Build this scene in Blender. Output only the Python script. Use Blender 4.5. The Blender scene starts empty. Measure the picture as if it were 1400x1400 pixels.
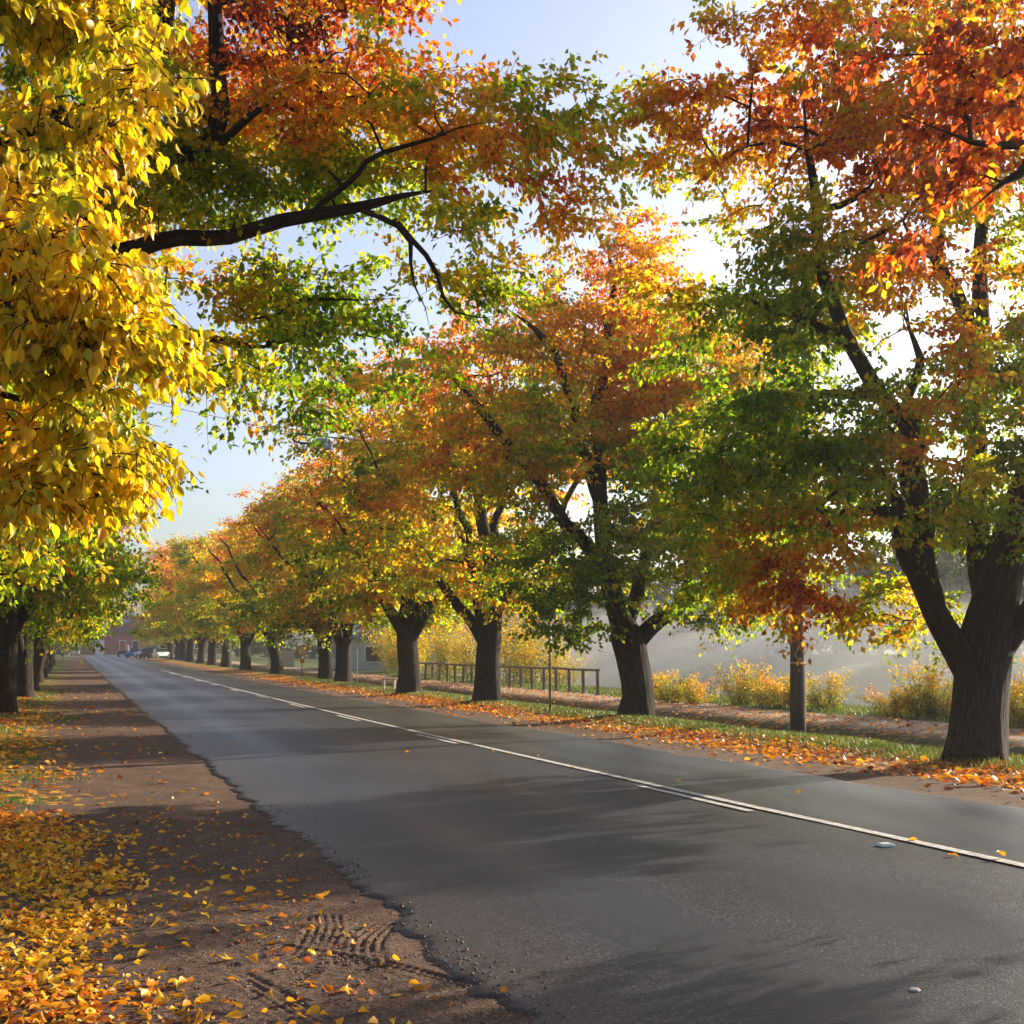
import bpy, bmesh, math, random
import numpy as np
from mathutils import Vector, Matrix
R = math.radians
SC = bpy.context.scene
COL = SC.collection

# ------------------------------------------------------------------ camera
YAW = R(19.0)                 # the road runs along +Y, the camera looks 19 degrees to its right
FPX = 1750.0                  # focal length in photo pixels (photo 1400 px)
CAMZ = 1.6
HZ = 882.0                    # horizon row
cam_d = bpy.data.cameras.new('camera')
cam = bpy.data.objects.new('camera', cam_d); COL.objects.link(cam)
cam.location = (0, 0, CAMZ)
cam.rotation_euler = (R(90), 0, -YAW)
cam_d.sensor_width = 36; cam_d.lens = FPX / 1400 * 36
cam_d.shift_y = (HZ - 700) / 1400
cam_d.clip_end = 6000; cam_d.clip_start = 0.05
SC.camera = cam

# ------------------------------------------------------------------ sky, sun, exposure
SUN_AZ = R(71)           # clockwise from +Y
SUN_EL = R(16.5)
w = bpy.data.worlds.new('World'); SC.world = w; w.use_nodes = True
nt = w.node_tree
bg = nt.nodes['Background']
sky = nt.nodes.new('ShaderNodeTexSky'); sky.sky_type = 'NISHITA'
sky.sun_disc = False; sky.sun_elevation = SUN_EL; sky.sun_rotation = SUN_AZ
sky.air_density = 1.0; sky.dust_density = 3.0; sky.ozone_density = 3.0
hs = nt.nodes.new('ShaderNodeHueSaturation'); hs.inputs['Saturation'].default_value = .74; hs.inputs['Hue'].default_value = .515
nt.links.new(sky.outputs[0], hs.inputs['Color']); nt.links.new(hs.outputs[0], bg.inputs[0]); bg.inputs[1].default_value = 0.105
sl = bpy.data.lights.new('sun', 'SUN'); sl.energy = 5.0; sl.angle = R(0.5); sl.color = (1.0, 0.86, 0.66)
so = bpy.data.objects.new('sun', sl); COL.objects.link(so)
sd = Vector((math.sin(SUN_AZ) * math.cos(SUN_EL), math.cos(SUN_AZ) * math.cos(SUN_EL), math.sin(SUN_EL)))
so.rotation_euler = sd.to_track_quat('Z', 'Y').to_euler(); so.location = sd * 60
SC.view_settings.view_transform = 'Standard'; SC.view_settings.look = 'None'
SC.view_settings.exposure = 1.36; SC.view_settings.gamma = 1.0
SC.view_settings.use_curve_mapping = False
SC.render.engine = 'CYCLES'
cy = SC.cycles
cy.max_bounces = 7; cy.diffuse_bounces = 3; cy.glossy_bounces = 2; cy.transmission_bounces = 5
cy.volume_bounces = 1; cy.use_denoising = True; cy.caustics_reflective = False; cy.caustics_refractive = False
cy.sample_clamp_indirect = 8

# ------------------------------------------------------------------ small tools
CY, SY = math.cos(YAW), math.sin(YAW)
def pt(px, py, d):
    """world point seen at photo pixel (px, py) at depth d metres"""
    xc = (px - 700) / FPX * d
    return np.array((xc * CY + d * SY, d * CY - xc * SY, CAMZ + (HZ - py) / FPX * d))
def zp(Y):
    Y = np.asarray(Y, float)
    return -0.42 * (1 - np.exp(-np.clip(Y, -40, None) / 34.0))
def sstep(a, b, x):
    t = np.clip((np.asarray(x, float) - a) / (b - a), 0, 1); return t * t * (3 - 2 * t)

_rs = np.random.RandomState(5)
_perm = _rs.permutation(256); _perm = np.concatenate([_perm, _perm, _perm])
_gr = _rs.rand(256) * 2 - 1
def vnoise(x, y, z=0.0):
    """smooth value noise, -1..1"""
    x, y, z = np.broadcast_arrays(np.asarray(x, float), np.asarray(y, float), np.asarray(z, float))
    xi, yi, zi = np.floor(x).astype(int), np.floor(y).astype(int), np.floor(z).astype(int)
    fx, fy, fz = x - xi, y - yi, z - zi
    fx, fy, fz = [f * f * (3 - 2 * f) for f in (fx, fy, fz)]
    def g(i, j, k):
        return _gr[_perm[_perm[_perm[(xi + i) & 255] + ((yi + j) & 255)] + ((zi + k) & 255)]]
    def lz(k):
        a = g(0, 0, k) * (1 - fx) + g(1, 0, k) * fx
        b = g(0, 1, k) * (1 - fx) + g(1, 1, k) * fx
        return a * (1 - fy) + b * fy
    return lz(0) * (1 - fz) + lz(1) * fz
def fbm(x, y, z=0.0, o=4):
    s, a, t = 0, 1, 0
    for i in range(o):
        s = s + a * vnoise(x * 2 ** i + 17 * i, y * 2 ** i - 9 * i, z * 2 ** i); t += a; a *= .5
    return s / t

def tag(o, label=None, cat=None, group=None, kind=None):
    if label: o['label'] = label
    if cat: o['category'] = cat
    if group: o['group'] = group
    if kind: o['kind'] = kind
    return o
def empty(name, loc, rz=0.0):
    o = bpy.data.objects.new(name, None); COL.objects.link(o)
    o.location = loc; o.rotation_euler = (0, 0, rz); o.empty_display_size = .2
    return o
def link(name, me, parent=None, loc=None):
    o = bpy.data.objects.new(name, me); COL.objects.link(o)
    if parent is not None: o.parent = parent
    if loc is not None: o.location = loc
    return o
def copy_tree(o, parent=None):
    c = o.copy(); COL.objects.link(c)
    if parent is not None: c.parent = parent
    for ch in list(o.children): copy_tree(ch, c)
    return c
def np_mesh(name, verts, faces, k, mat=None, smooth=False, attrs=None):
    """verts (n,3), faces (m,k) numpy -> mesh"""
    me = bpy.data.meshes.new(name)
    verts = np.ascontiguousarray(verts, dtype=np.float32); faces = np.ascontiguousarray(faces, dtype=np.int32)
    me.vertices.add(len(verts)); me.vertices.foreach_set('co', verts.ravel())
    me.loops.add(faces.size); me.loops.foreach_set('vertex_index', faces.ravel())
    me.polygons.add(len(faces))
    me.polygons.foreach_set('loop_start', np.arange(0, faces.size, k, dtype=np.int32))
    if smooth: me.polygons.foreach_set('use_smooth', np.ones(len(faces), dtype=bool))
    for nm, v in (attrs or {}).items():
        a = me.attributes.new(nm, 'FLOAT', 'POINT'); a.data.foreach_set('value', np.asarray(v, np.float32))
    me.update(calc_edges=True); me.validate()
    if mat: me.materials.append(mat)
    return me

class MB:
    """collects boxes, tubes and quads for one mesh"""
    def __init__(s): s.v, s.f = [], []
    def quad(s, *p):
        n = len(s.v); s.v += [tuple(q) for q in p]; s.f.append(tuple(range(n, n + len(p))))
    def box(s, c, d, rz=0.0, top=1.0):
        n = len(s.v); cr, sr = math.cos(rz), math.sin(rz)
        for k in (-1, 1):
            t = top if k == 1 else 1.0
            for i, j in ((-1, -1), (1, -1), (1, 1), (-1, 1)):
                x, y = i * d[0] / 2 * t, j * d[1] / 2 * t
                s.v.append((c[0] + x * cr - y * sr, c[1] + x * sr + y * cr, c[2] + k * d[2] / 2))
        for q in ((0, 3, 2, 1), (4, 5, 6, 7), (0, 1, 5, 4), (1, 2, 6, 5), (2, 3, 7, 6), (3, 0, 4, 7)):
            s.f.append(tuple(n + a for a in q))
        return s
    def tube(s, pts, rad, sides=8, caps=True):
        v, f = tube_arrays(np.asarray(pts, float), np.broadcast_to(np.asarray(rad, float), (len(pts),)), sides)
        n = len(s.v); s.v += [tuple(p) for p in v]; s.f += [tuple(int(a) + n for a in q) for q in f]
        if caps:
            s.f.append(tuple(n + i for i in range(sides))[::-1])
            s.f.append(tuple(n + len(v) - sides + i for i in range(sides)))
        return s
    def prism(s, prof, y0, y1):
        """profile in xz, extruded along y"""
        n = len(s.v); m = len(prof)
        s.v += [(p[0], y0, p[1]) for p in prof] + [(p[0], y1, p[1]) for p in prof]
        s.f.append(tuple(range(n, n + m))); s.f.append(tuple(range(n + 2 * m - 1, n + m - 1, -1)))
        for i in range(m):
            j = (i + 1) % m; s.f.append((n + i, n + m + i, n + m + j, n + j))
        return s
    def build(s, name, mat, parent=None, smooth=False, bevel=0.0):
        me = bpy.data.meshes.new(name); me.from_pydata(s.v, [], s.f)
        bm = bmesh.new(); bm.from_mesh(me); bmesh.ops.recalc_face_normals(bm, faces=bm.faces)
        if bevel: bmesh.ops.bevel(bm, geom=bm.edges[:], offset=bevel, segments=1, affect='EDGES')
        bm.to_mesh(me); bm.free()
        if smooth: me.polygons.foreach_set('use_smooth', [True] * len(me.polygons))
        me.materials.append(mat)
        return link(name, me, parent)

def bark_co(P, rad, sides):
    s = np.concatenate([[0], np.cumsum(np.linalg.norm(np.diff(P, axis=0), axis=1))]); a = np.arange(sides) * 2 * math.pi / sides
    R_ = np.maximum(rad.max(), rad * 0 + .01)[:, None]
    return np.stack([(np.cos(a)[None] * R_).ravel(), (np.sin(a)[None] * R_).ravel(), np.repeat(s, sides)], 1)

def tube_arrays(P, rad, sides):
    n = len(P); T = np.gradient(P, axis=0); T /= np.linalg.norm(T, axis=1)[:, None] + 1e-9
    ref = np.array((0.31, 0.95, 0.02)) if abs(T[0][1]) < .8 else np.array((1.0, 0.1, 0))
    U = np.cross(T, ref); U /= np.linalg.norm(U, axis=1)[:, None] + 1e-9
    W = np.cross(T, U)
    a = np.arange(sides) * 2 * math.pi / sides
    V = P[:, None] + rad[:, None, None] * (np.cos(a)[None, :, None] * U[:, None] + np.sin(a)[None, :, None] * W[:, None])
    i = np.arange(n - 1)[:, None] * sides; j = np.arange(sides)[None]; j2 = (j + 1) % sides
    F = np.stack([i + j, i + j2, i + sides + j2, i + sides + j], -1).reshape(-1, 4)
    return V.reshape(-1, 3), F

# ------------------------------------------------------------------ materials
MT = {}
def mat(name, col, rough=.8, noise=None, amt=.3, bump=0.0, bscale=None, metal=0.0, spec=.5, dark=None, stretch=None):
    m = bpy.data.materials.new(name); m.use_nodes = True; t = m.node_tree; b = t.nodes['Principled BSDF']
    b.inputs['Roughness'].default_value = rough; b.inputs['Metallic'].default_value = metal
    b.inputs['Specular IOR Level'].default_value = spec
    b.inputs['Base Color'].default_value = (*col, 1)
    if noise:
        tc = t.nodes.new('ShaderNodeTexCoord'); mp = t.nodes.new('ShaderNodeMapping')
        if stretch: mp.inputs['Scale'].default_value = stretch
        t.links.new(tc.outputs['Object'], mp.inputs[0])
        n = t.nodes.new('ShaderNodeTexNoise'); n.inputs['Scale'].default_value = noise
        n.inputs['Detail'].default_value = 6; n.inputs['Roughness'].default_value = .65
        t.links.new(mp.outputs[0], n.inputs[0])
        r = t.nodes.new('ShaderNodeValToRGB'); r.color_ramp.elements[0].position = .3; r.color_ramp.elements[1].position = .7
        d = dark or tuple(c * (1 - amt) for c in col)
        r.color_ramp.elements[0].color = (*d, 1); r.color_ramp.elements[1].color = (*[min(1, c * (1 + amt * .6)) for c in col], 1)
        t.links.new(n.outputs[0], r.inputs[0]); t.links.new(r.outputs[0], b.inputs['Base Color'])
        if bump:
            n2 = t.nodes.new('ShaderNodeTexNoise'); n2.inputs['Scale'].default_value = bscale or noise; n2.inputs['Detail'].default_value = 5
            t.links.new(mp.outputs[0], n2.inputs[0])
            bp = t.nodes.new('ShaderNodeBump'); bp.inputs['Distance'].default_value = bump; bp.inputs['Strength'].default_value = .9
            t.links.new(n2.outputs[0], bp.inputs['Height']); t.links.new(bp.outputs[0], b.inputs['Normal'])
    MT[name] = m; return m

def leaf_mat(name, stops, trans=.5, rough=.5, tboost=1.5, sat=1.0):
    """leaf colour follows the per-leaf attribute 'tint' (0 green .. 1 maroon) and 'lum' (each leaf its own value)"""
    m = bpy.data.materials.new(name); m.use_nodes = True; t = m.node_tree; t.nodes.clear()
    out = t.nodes.new('ShaderNodeOutputMaterial')
    at = t.nodes.new('ShaderNodeAttribute'); at.attribute_name = 'tint'
    al = t.nodes.new('ShaderNodeAttribute'); al.attribute_name = 'lum'
    r = t.nodes.new('ShaderNodeValToRGB'); e = r.color_ramp.elements
    e[0].position, e[0].color = stops[0][0], (*stops[0][1], 1); e[1].position, e[1].color = stops[-1][0], (*stops[-1][1], 1)
    for p, c in stops[1:-1]: q = e.new(p); q.color = (*c, 1)
    t.links.new(at.outputs['Fac'], r.inputs[0])
    mul = t.nodes.new('ShaderNodeVectorMath'); mul.operation = 'SCALE'
    t.links.new(r.outputs[0], mul.inputs[0]); t.links.new(al.outputs['Fac'], mul.inputs['Scale'])
    tb = t.nodes.new('ShaderNodeVectorMath'); tb.operation = 'MULTIPLY'; tb.inputs[1].default_value = (tboost, tboost * .95, tboost * .6)
    t.links.new(mul.outputs[0], tb.inputs[0])
    p = t.nodes.new('ShaderNodeBsdfPrincipled'); p.inputs['Roughness'].default_value = rough; p.inputs['Specular IOR Level'].default_value = .35
    t.links.new(mul.outputs[0], p.inputs['Base Color'])
    tr = t.nodes.new('ShaderNodeBsdfTranslucent'); t.links.new(tb.outputs[0], tr.inputs[0])
    mx = t.nodes.new('ShaderNodeMixShader'); mx.inputs[0].default_value = trans
    t.links.new(p.outputs[0], mx.inputs[1]); t.links.new(tr.outputs[0], mx.inputs[2]); t.links.new(mx.outputs[0], out.inputs[0])
    MT[name] = m; return m

AUTUMN = [(0, (.06, .13, .006)), (.22, (.16, .245, .008)), (.38, (.34, .32, .010)), (.5, (.50, .30, .015)),
          (.64, (.46, .16, .013)), (.8, (.34, .06, .013)), (1, (.10, .022, .02))]
leaf_mat('autumn_leaf', AUTUMN, .64, .5, 2.05)
leaf_mat('yellow_leaf', [(0, (.30, .34, .02)), (.3, (.68, .52, .015)), (.7, (.74, .44, .015)), (1, (.60, .28, .02))], .5, .42, 1.3)
leaf_mat('litter_leaf', [(0, (.72, .42, .02)), (.4, (.66, .25, .015)), (.7, (.48, .11, .015)), (1, (.18, .06, .025))], .28, .5, 1.4)
leaf_mat('blade', [(0, (.07, .11, .02)), (.5, (.13, .17, .03)), (1, (.28, .22, .09))], .35, .5, 1.3)

def bark_mat(name, c1, c2, sc=1.0):
    m = bpy.data.materials.new(name); m.use_nodes = True; t = m.node_tree; b = t.nodes['Principled BSDF']
    b.inputs['Roughness'].default_value = .92; b.inputs['Specular IOR Level'].default_value = .2
    tc = t.nodes.new('ShaderNodeTexCoord'); mp = t.nodes.new('ShaderNodeMapping'); mp.inputs['Scale'].default_value = (14 * sc, 14 * sc, 2.2 * sc)
    cb_ = t.nodes.new('ShaderNodeCombineXYZ')
    for k_, nm in enumerate(('bx', 'by', 'bz')):
        at = t.nodes.new('ShaderNodeAttribute'); at.attribute_name = nm; t.links.new(at.outputs['Fac'], cb_.inputs[k_])
    t.links.new(cb_.outputs[0], mp.inputs[0])
    n = t.nodes.new('ShaderNodeTexNoise'); n.inputs['Scale'].default_value = 1.6; n.inputs['Detail'].default_value = 7; n.inputs['Roughness'].default_value = .7
    t.links.new(mp.outputs[0], n.inputs[0])
    v = t.nodes.new('ShaderNodeTexVoronoi'); v.feature = 'DISTANCE_TO_EDGE'; v.inputs['Scale'].default_value = 1.1
    t.links.new(mp.outputs[0], v.inputs[0])
    mm = t.nodes.new('ShaderNodeMath'); mm.operation = 'MULTIPLY_ADD'; mm.inputs[1].default_value = 1.3
    t.links.new(v.outputs[0], mm.inputs[0]); t.links.new(n.outputs[0], mm.inputs[2])
    r = t.nodes.new('ShaderNodeValToRGB'); r.color_ramp.elements[0].position = .35; r.color_ramp.elements[1].position = 1.0
    r.color_ramp.elements[0].color = (*c1, 1); r.color_ramp.elements[1].color = (*c2, 1)
    t.links.new(mm.outputs[0], r.inputs[0]); t.links.new(r.outputs[0], b.inputs['Base Color'])
    bp = t.nodes.new('ShaderNodeBump'); bp.inputs['Distance'].default_value = .06; bp.inputs['Strength'].default_value = 1
    t.links.new(mm.outputs[0], bp.inputs['Height']); t.links.new(bp.outputs[0], b.inputs['Normal'])
    MT[name] = m
bark_mat('bark', (.007, .005, .0045), (.058, .042, .032))

# ------------------------------------------------------------------ ground shape
ROADL, ROADC, ROADR = 1.9, 6.62, 9.5
ROAD_END = 262.0
def edge_l(Y):
    Y = np.asarray(Y, float)
    return ROADL + .07 * vnoise(Y * .5, 3.3) + .035 * vnoise(Y * 1.7, 8.1) + .06 * vnoise(Y * 4.1, 1.7) + .035 * vnoise(Y * 11, 2.2) + .02 * vnoise(Y * 31, 2.2) - .12 * np.exp(-((Y - 6.6) / .9) ** 2)
def edge_r(Y):
    Y = np.asarray(Y, float)
    return ROADR + .1 * vnoise(Y * .4, 31.3) + .06 * vnoise(Y * 1.9, 48.1) + .03 * vnoise(Y * 7, 4.4)
def track(X, Y, a, b, half, pitch, depth, bend=0.0, along=False):
    """a pressed tyre track from a to b: grooves across (tread bars) or along"""
    ax, ay = a; bx, by = b; L = math.hypot(bx - ax, by - ay); ux, uy = (bx - ax) / L, (by - ay) / L
    s = (X - ax) * ux + (Y - ay) * uy; n = -(X - ax) * uy + (Y - ay) * ux
    n = n - bend * (s / L) * (1 - s / L) * 4
    m = sstep(half, half * .8, np.abs(n)) * sstep(0, .15, s) * sstep(L, L - .15, s)
    ph = (n if along else s + 1.2 * n * n / half * .5) / pitch * 2 * math.pi
    g = np.sin(ph) * (.75 + .5 * vnoise(X * 5, Y * 5))
    m = m * np.clip(.75 + .6 * vnoise(X * 3.1, Y * 3.1, 2), 0, 1.1)
    return m * (-.35 * depth + depth * .65 * g) + .3 * depth * np.exp(-((np.abs(n) - half) / .018) ** 2) * sstep(0, .15, s) * sstep(L, L - .15, s)
def gh(X, Y):
    X = np.asarray(X, float); Y = np.asarray(Y, float)
    z = zp(Y) + 0 * X
    z = z - .012 * (sstep(2.6, 1.6, X) + sstep(9.2, 9.9, X))
    z = z + .05 * sstep(-.2, -2.2, X) + .09 * sstep(10.8, 12.6, X)
    z = z - .62 * np.exp(-((X - 14.6) / .75) ** 2) * sstep(-5, 8, Y)
    z = z - (1.5 * sstep(20.5, 30, X) - 2.6 * sstep(37, 50, X)) * sstep(-30, 0, Y) * sstep(140, 100, Y)
    amp = sstep(1.95, 1.5, X) + sstep(9.5, 10, X)
    z = z + amp * (.035 * fbm(X * .6, Y * .5, 1.0) + .014 * fbm(X * 2.4, Y * 2.1, 7))
    near = amp * sstep(15, 10, Y) * sstep(-3, -2, X)
    z = z + near * (.006 * fbm(X * 9, Y * 9, 3, 3) + .003 * vnoise(X * 33, Y * 33))
    return z
def tracks(X, Y):
    z = track(X, Y, (1.45, 6.55), (1.86, 7.75), .17, .055, .009, .10, True)
    z = z + track(X, Y, (1.18, 6.9), (1.50, 8.1), .13, .05, .009, -.05, True)
    z = z + track(X, Y, (1.05, 7.35), (1.88, 5.95), .075, .05, .013, .03, True)
    z = z + track(X, Y, (.78, 6.75), (1.10, 5.3), .085, .055, .011, .02, True)
    z = z + track(X, Y, (1.45, 6.6), (1.66, 5.5), .17, .055, .007, .12, False)
    z = z + track(X, Y, (.45, 5.2), (1.25, 6.9), .10, .06, .005, -.06, False)
    return z
def rz_(X, Y): return zp(Y) + .006 + .03 * (1 - ((np.asarray(X) - 5.7) / 4) ** 2)

# ground sheet: fine near the camera, coarse towards the horizon
def graded(a, b, s): return list(np.arange(a, b, s))
xs = [-1500, -700, -300, -150, -90, -60, -40, -28, -20, -15, -11, -8.5, -7, -6, -5, -4.2, -3.5] + graded(-3, 2.3, .055) + graded(2.4, 9, .6) \
     + graded(9.1, 13, .13) + graded(13, 16.6, .12) + graded(16.6, 22, .3) + graded(22, 34, 1) + [36, 40, 46, 54, 64, 76, 90, 110, 140, 190, 260, 400, 700, 1500]
ys = [-800, -300, -120, -60, -30, -15, -8, -4, -1, 1, 2.5, 3.5] + graded(4.2, 11, .055) + graded(11, 18, .08) + graded(18, 40, .22) + graded(40, 90, .7) \
     + graded(90, 150, 3) + [155, 170, 190, 210, 230, 250, 270, 290, 320, 380, 480, 700, 1100, 1800, 3000]
xs = np.array(xs, float); ys = np.array(ys, float)
XX, YY = np.meshgrid(xs, ys)
ZZ = gh(XX, YY)
onroad = ((XX > edge_l(YY) + .12) & (XX < ROADR - .3)) & (YY < ROAD_END)
ZZ = ZZ - .05 * onroad - .03 * ((XX > .62) & (XX < 2.08) & (YY > 5.12) & (YY < 8.58))
nx, ny = len(xs), len(ys)
idx = (np.arange(ny - 1)[:, None] * nx + np.arange(nx - 1)[None])
F = np.stack([idx, idx + 1, idx + nx + 1, idx + nx], -1).reshape(-1, 4)
fx, fy = XX.ravel(), YY.ravel()
nz1 = fbm(fx * .55, fy * .45, 2.0)
g_left = sstep(.1, -1.4, fx + .7 * nz1) * (.55 + .5 * sstep(.0, .5, fbm(fx * .9, fy * .5, 9)))
g_right = sstep(11.7, 12.5, fx + .35 * nz1) * sstep(14.2, 13.4, fx)
g_ditch = sstep(13.4, 14, fx) * sstep(16.2, 15.5, fx) * .35
g_far = sstep(18.0, 19.2, fx + .6 * nz1)
grass_a = np.clip(g_left + g_right + g_ditch + g_far, 0, 1)
lit_a = np.clip(sstep(.4, -1.3, fx + .8 * nz1) * .55 * sstep(120, 30, fy) + sstep(10.5, 11.2, fx + .3 * nz1) * sstep(12.6, 12.0, fx + .3 * nz1) * .75
                + sstep(13.5, 16.5, fx) * sstep(18, 17.3, fx) * .22, 0, 1)
pale = sstep(15.6, 16.6, fx) * sstep(18.8, 18.0, fx)

GX_, GY_ = np.meshgrid(np.arange(.5, 2.2, .011), np.arange(5.0, 8.7, .011))
def ground_mat():
    m = bpy.data.materials.new('ground'); m.use_nodes = True; t = m.node_tree; b = t.nodes['Principled BSDF']
    b.inputs['Roughness'].default_value = .95; b.inputs['Specular IOR Level'].default_value = .15
    tc = t.nodes.new('ShaderNodeTexCoord')
    def noise(s, d=5, r=.6):
        n = t.nodes.new('ShaderNodeTexNoise'); n.inputs['Scale'].default_value = s; n.inputs['Detail'].default_value = d; n.inputs['Roughness'].default_value = r
        t.links.new(tc.outputs['Object'], n.inputs[0]); return n
    def ramp(src, stops):
        r = t.nodes.new('ShaderNodeValToRGB'); e = r.color_ramp.elements
        e[0].position, e[0].color = stops[0][0], (*stops[0][1], 1); e[1].position, e[1].color = stops[-1][0], (*stops[-1][1], 1)
        for p, c in stops[1:-1]: q = e.new(p); q.color = (*c, 1)
        t.links.new(src, r.inputs[0]); return r
    def mix(f, a, c, mode='MIX'):
        x = t.nodes.new('ShaderNodeMix'); x.data_type = 'RGBA'; x.blend_type = mode
        if isinstance(f, float): x.inputs['Factor'].default_value = f
        else: t.links.new(f, x.inputs['Factor'])
        t.links.new(a, x.inputs['A']); t.links.new(c, x.inputs['B']); return x.outputs['Result']
    vo = t.nodes.new('ShaderNodeTexVoronoi'); vo.inputs['Scale'].default_value = 70; t.links.new(tc.outputs['Object'], vo.inputs[0])
    dirt = ramp(noise(3.0, 8, .7).outputs[0], [(.3, (.038, .023, .015)), (.55, (.100, .062, .042)), (.75, (.185, .120, .084))])
    stone = ramp(vo.outputs['Color'], [(0, (.035, .02, .014)), (.5, (.12, .072, .050)), (1, (.34, .23, .17))])
    c = mix(.45, dirt.outputs[0], stone.outputs[0])
    at = t.nodes.new('ShaderNodeAttribute'); at.attribute_name = 'pale'
    pc = ramp(noise(2.2).outputs[0], [(.3, (.26, .20, .15)), (.7, (.42, .34, .27))])
    c = mix(at.outputs['Fac'], c, pc.outputs[0])
    ag = t.nodes.new('ShaderNodeAttribute'); ag.attribute_name = 'grass'
    gc = ramp(noise(5, 8, .7).outputs[0], [(.25, (.035, .05, .015)), (.55, (.075, .10, .022)), (.8, (.15, .15, .04))])
    gn = noise(9, 4, .7)
    gm = t.nodes.new('ShaderNodeMath'); gm.operation = 'MULTIPLY_ADD'; gm.inputs[1].default_value = 2.8; gm.use_clamp = True
    sub = t.nodes.new('ShaderNodeMath'); sub.operation = 'SUBTRACT'; sub.inputs[1].default_value = .80
    t.links.new(gn.outputs[0], sub.inputs[0])
    sc_ = t.nodes.new('ShaderNodeMath'); sc_.operation = 'MULTIPLY_ADD'; sc_.inputs[1].default_value = 3.0
    t.links.new(sub.outputs[0], sc_.inputs[0]); t.links.new(ag.outputs['Fac'], gm.inputs[0]); t.links.new(sc_.outputs[0], gm.inputs[2])
    c = mix(gm.outputs[0], c, gc.outputs[0])
    al = t.nodes.new('ShaderNodeAttribute'); al.attribute_name = 'litter'
    lv = t.nodes.new('ShaderNodeTexVoronoi'); lv.inputs['Scale'].default_value = 11; lv.inputs['Randomness'].default_value = 1; t.links.new(tc.outputs['Object'], lv.inputs[0])
    lsep = t.nodes.new('ShaderNodeSeparateColor'); t.links.new(lv.outputs['Color'], lsep.inputs[0])
    lc = ramp(lsep.outputs[0], [(0, (.10, .05, .025)), (.35, (.30, .11, .02)), (.7, (.46, .20, .02)), (1, (.55, .34, .03))])
    ls = t.nodes.new('ShaderNodeMath'); ls.operation = 'LESS_THAN'
    t.links.new(lsep.outputs[1], ls.inputs[0]); t.links.new(al.outputs['Fac'], ls.inputs[1])
    c = mix(ls.outputs[0], c, lc.outputs[0])
    t.links.new(c, b.inputs['Base Color'])
    nb = noise(26, 8, .75); bp = t.nodes.new('ShaderNodeBump'); bp.inputs['Distance'].default_value = .025; bp.inputs['Strength'].default_value = .8
    t.links.new(nb.outputs[0], bp.inputs['Height'])
    bp2 = t.nodes.new('ShaderNodeBump'); bp2.inputs['Distance'].default_value = .008; bp2.inputs['Strength'].default_value = .8; bp2.invert = True
    t.links.new(vo.outputs['Distance'], bp2.inputs['Height']); t.links.new(bp.outputs[0], bp2.inputs['Normal'])
    t.links.new(bp2.outputs[0], b.inputs['Normal'])
    return m
me = np_mesh('ground', np.stack([fx, fy, ZZ.ravel()], 1), F, 4, ground_mat(), True, {'grass': grass_a, 'litter': lit_a, 'pale': pale})
tag(link('ground', me), 'brown gravelly verges and grassy ground on both sides of the road', kind='structure')
# finer sheet of the muddy shoulder with the tyre tracks
e_ = np.minimum(np.minimum(GX_ - .5, 2.19 - GX_), np.minimum(GY_ - 5.0, 8.69 - GY_)); e_ = np.clip(e_ / .1, 0, 1)
PZ = gh(GX_, GY_) + .003 * fbm(GX_ * 14, GY_ * 14, 4, 4) * e_ + tracks(GX_, GY_) * e_ + .003 * e_ - .012 * (1 - e_) ** 4 - .02 * sstep(0, .08, GX_ - edge_l(GY_) - .02)
n1 = GX_.shape[1]; ii = (np.arange(GX_.shape[0] - 1)[:, None] * n1 + np.arange(n1 - 1)[None])
me2 = np_mesh('muddy_shoulder', np.stack([GX_.ravel(), GY_.ravel(), PZ.ravel()], 1), np.stack([ii, ii + 1, ii + n1 + 1, ii + n1], -1).reshape(-1, 4), 4, me.materials[0], True,
              {'grass': GX_.ravel() * 0, 'litter': GX_.ravel() * 0, 'pale': GX_.ravel() * 0})
tag(link('ground_shoulder', me2), 'muddy shoulder pressed with tyre tracks beside the broken asphalt edge', kind='structure')

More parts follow.
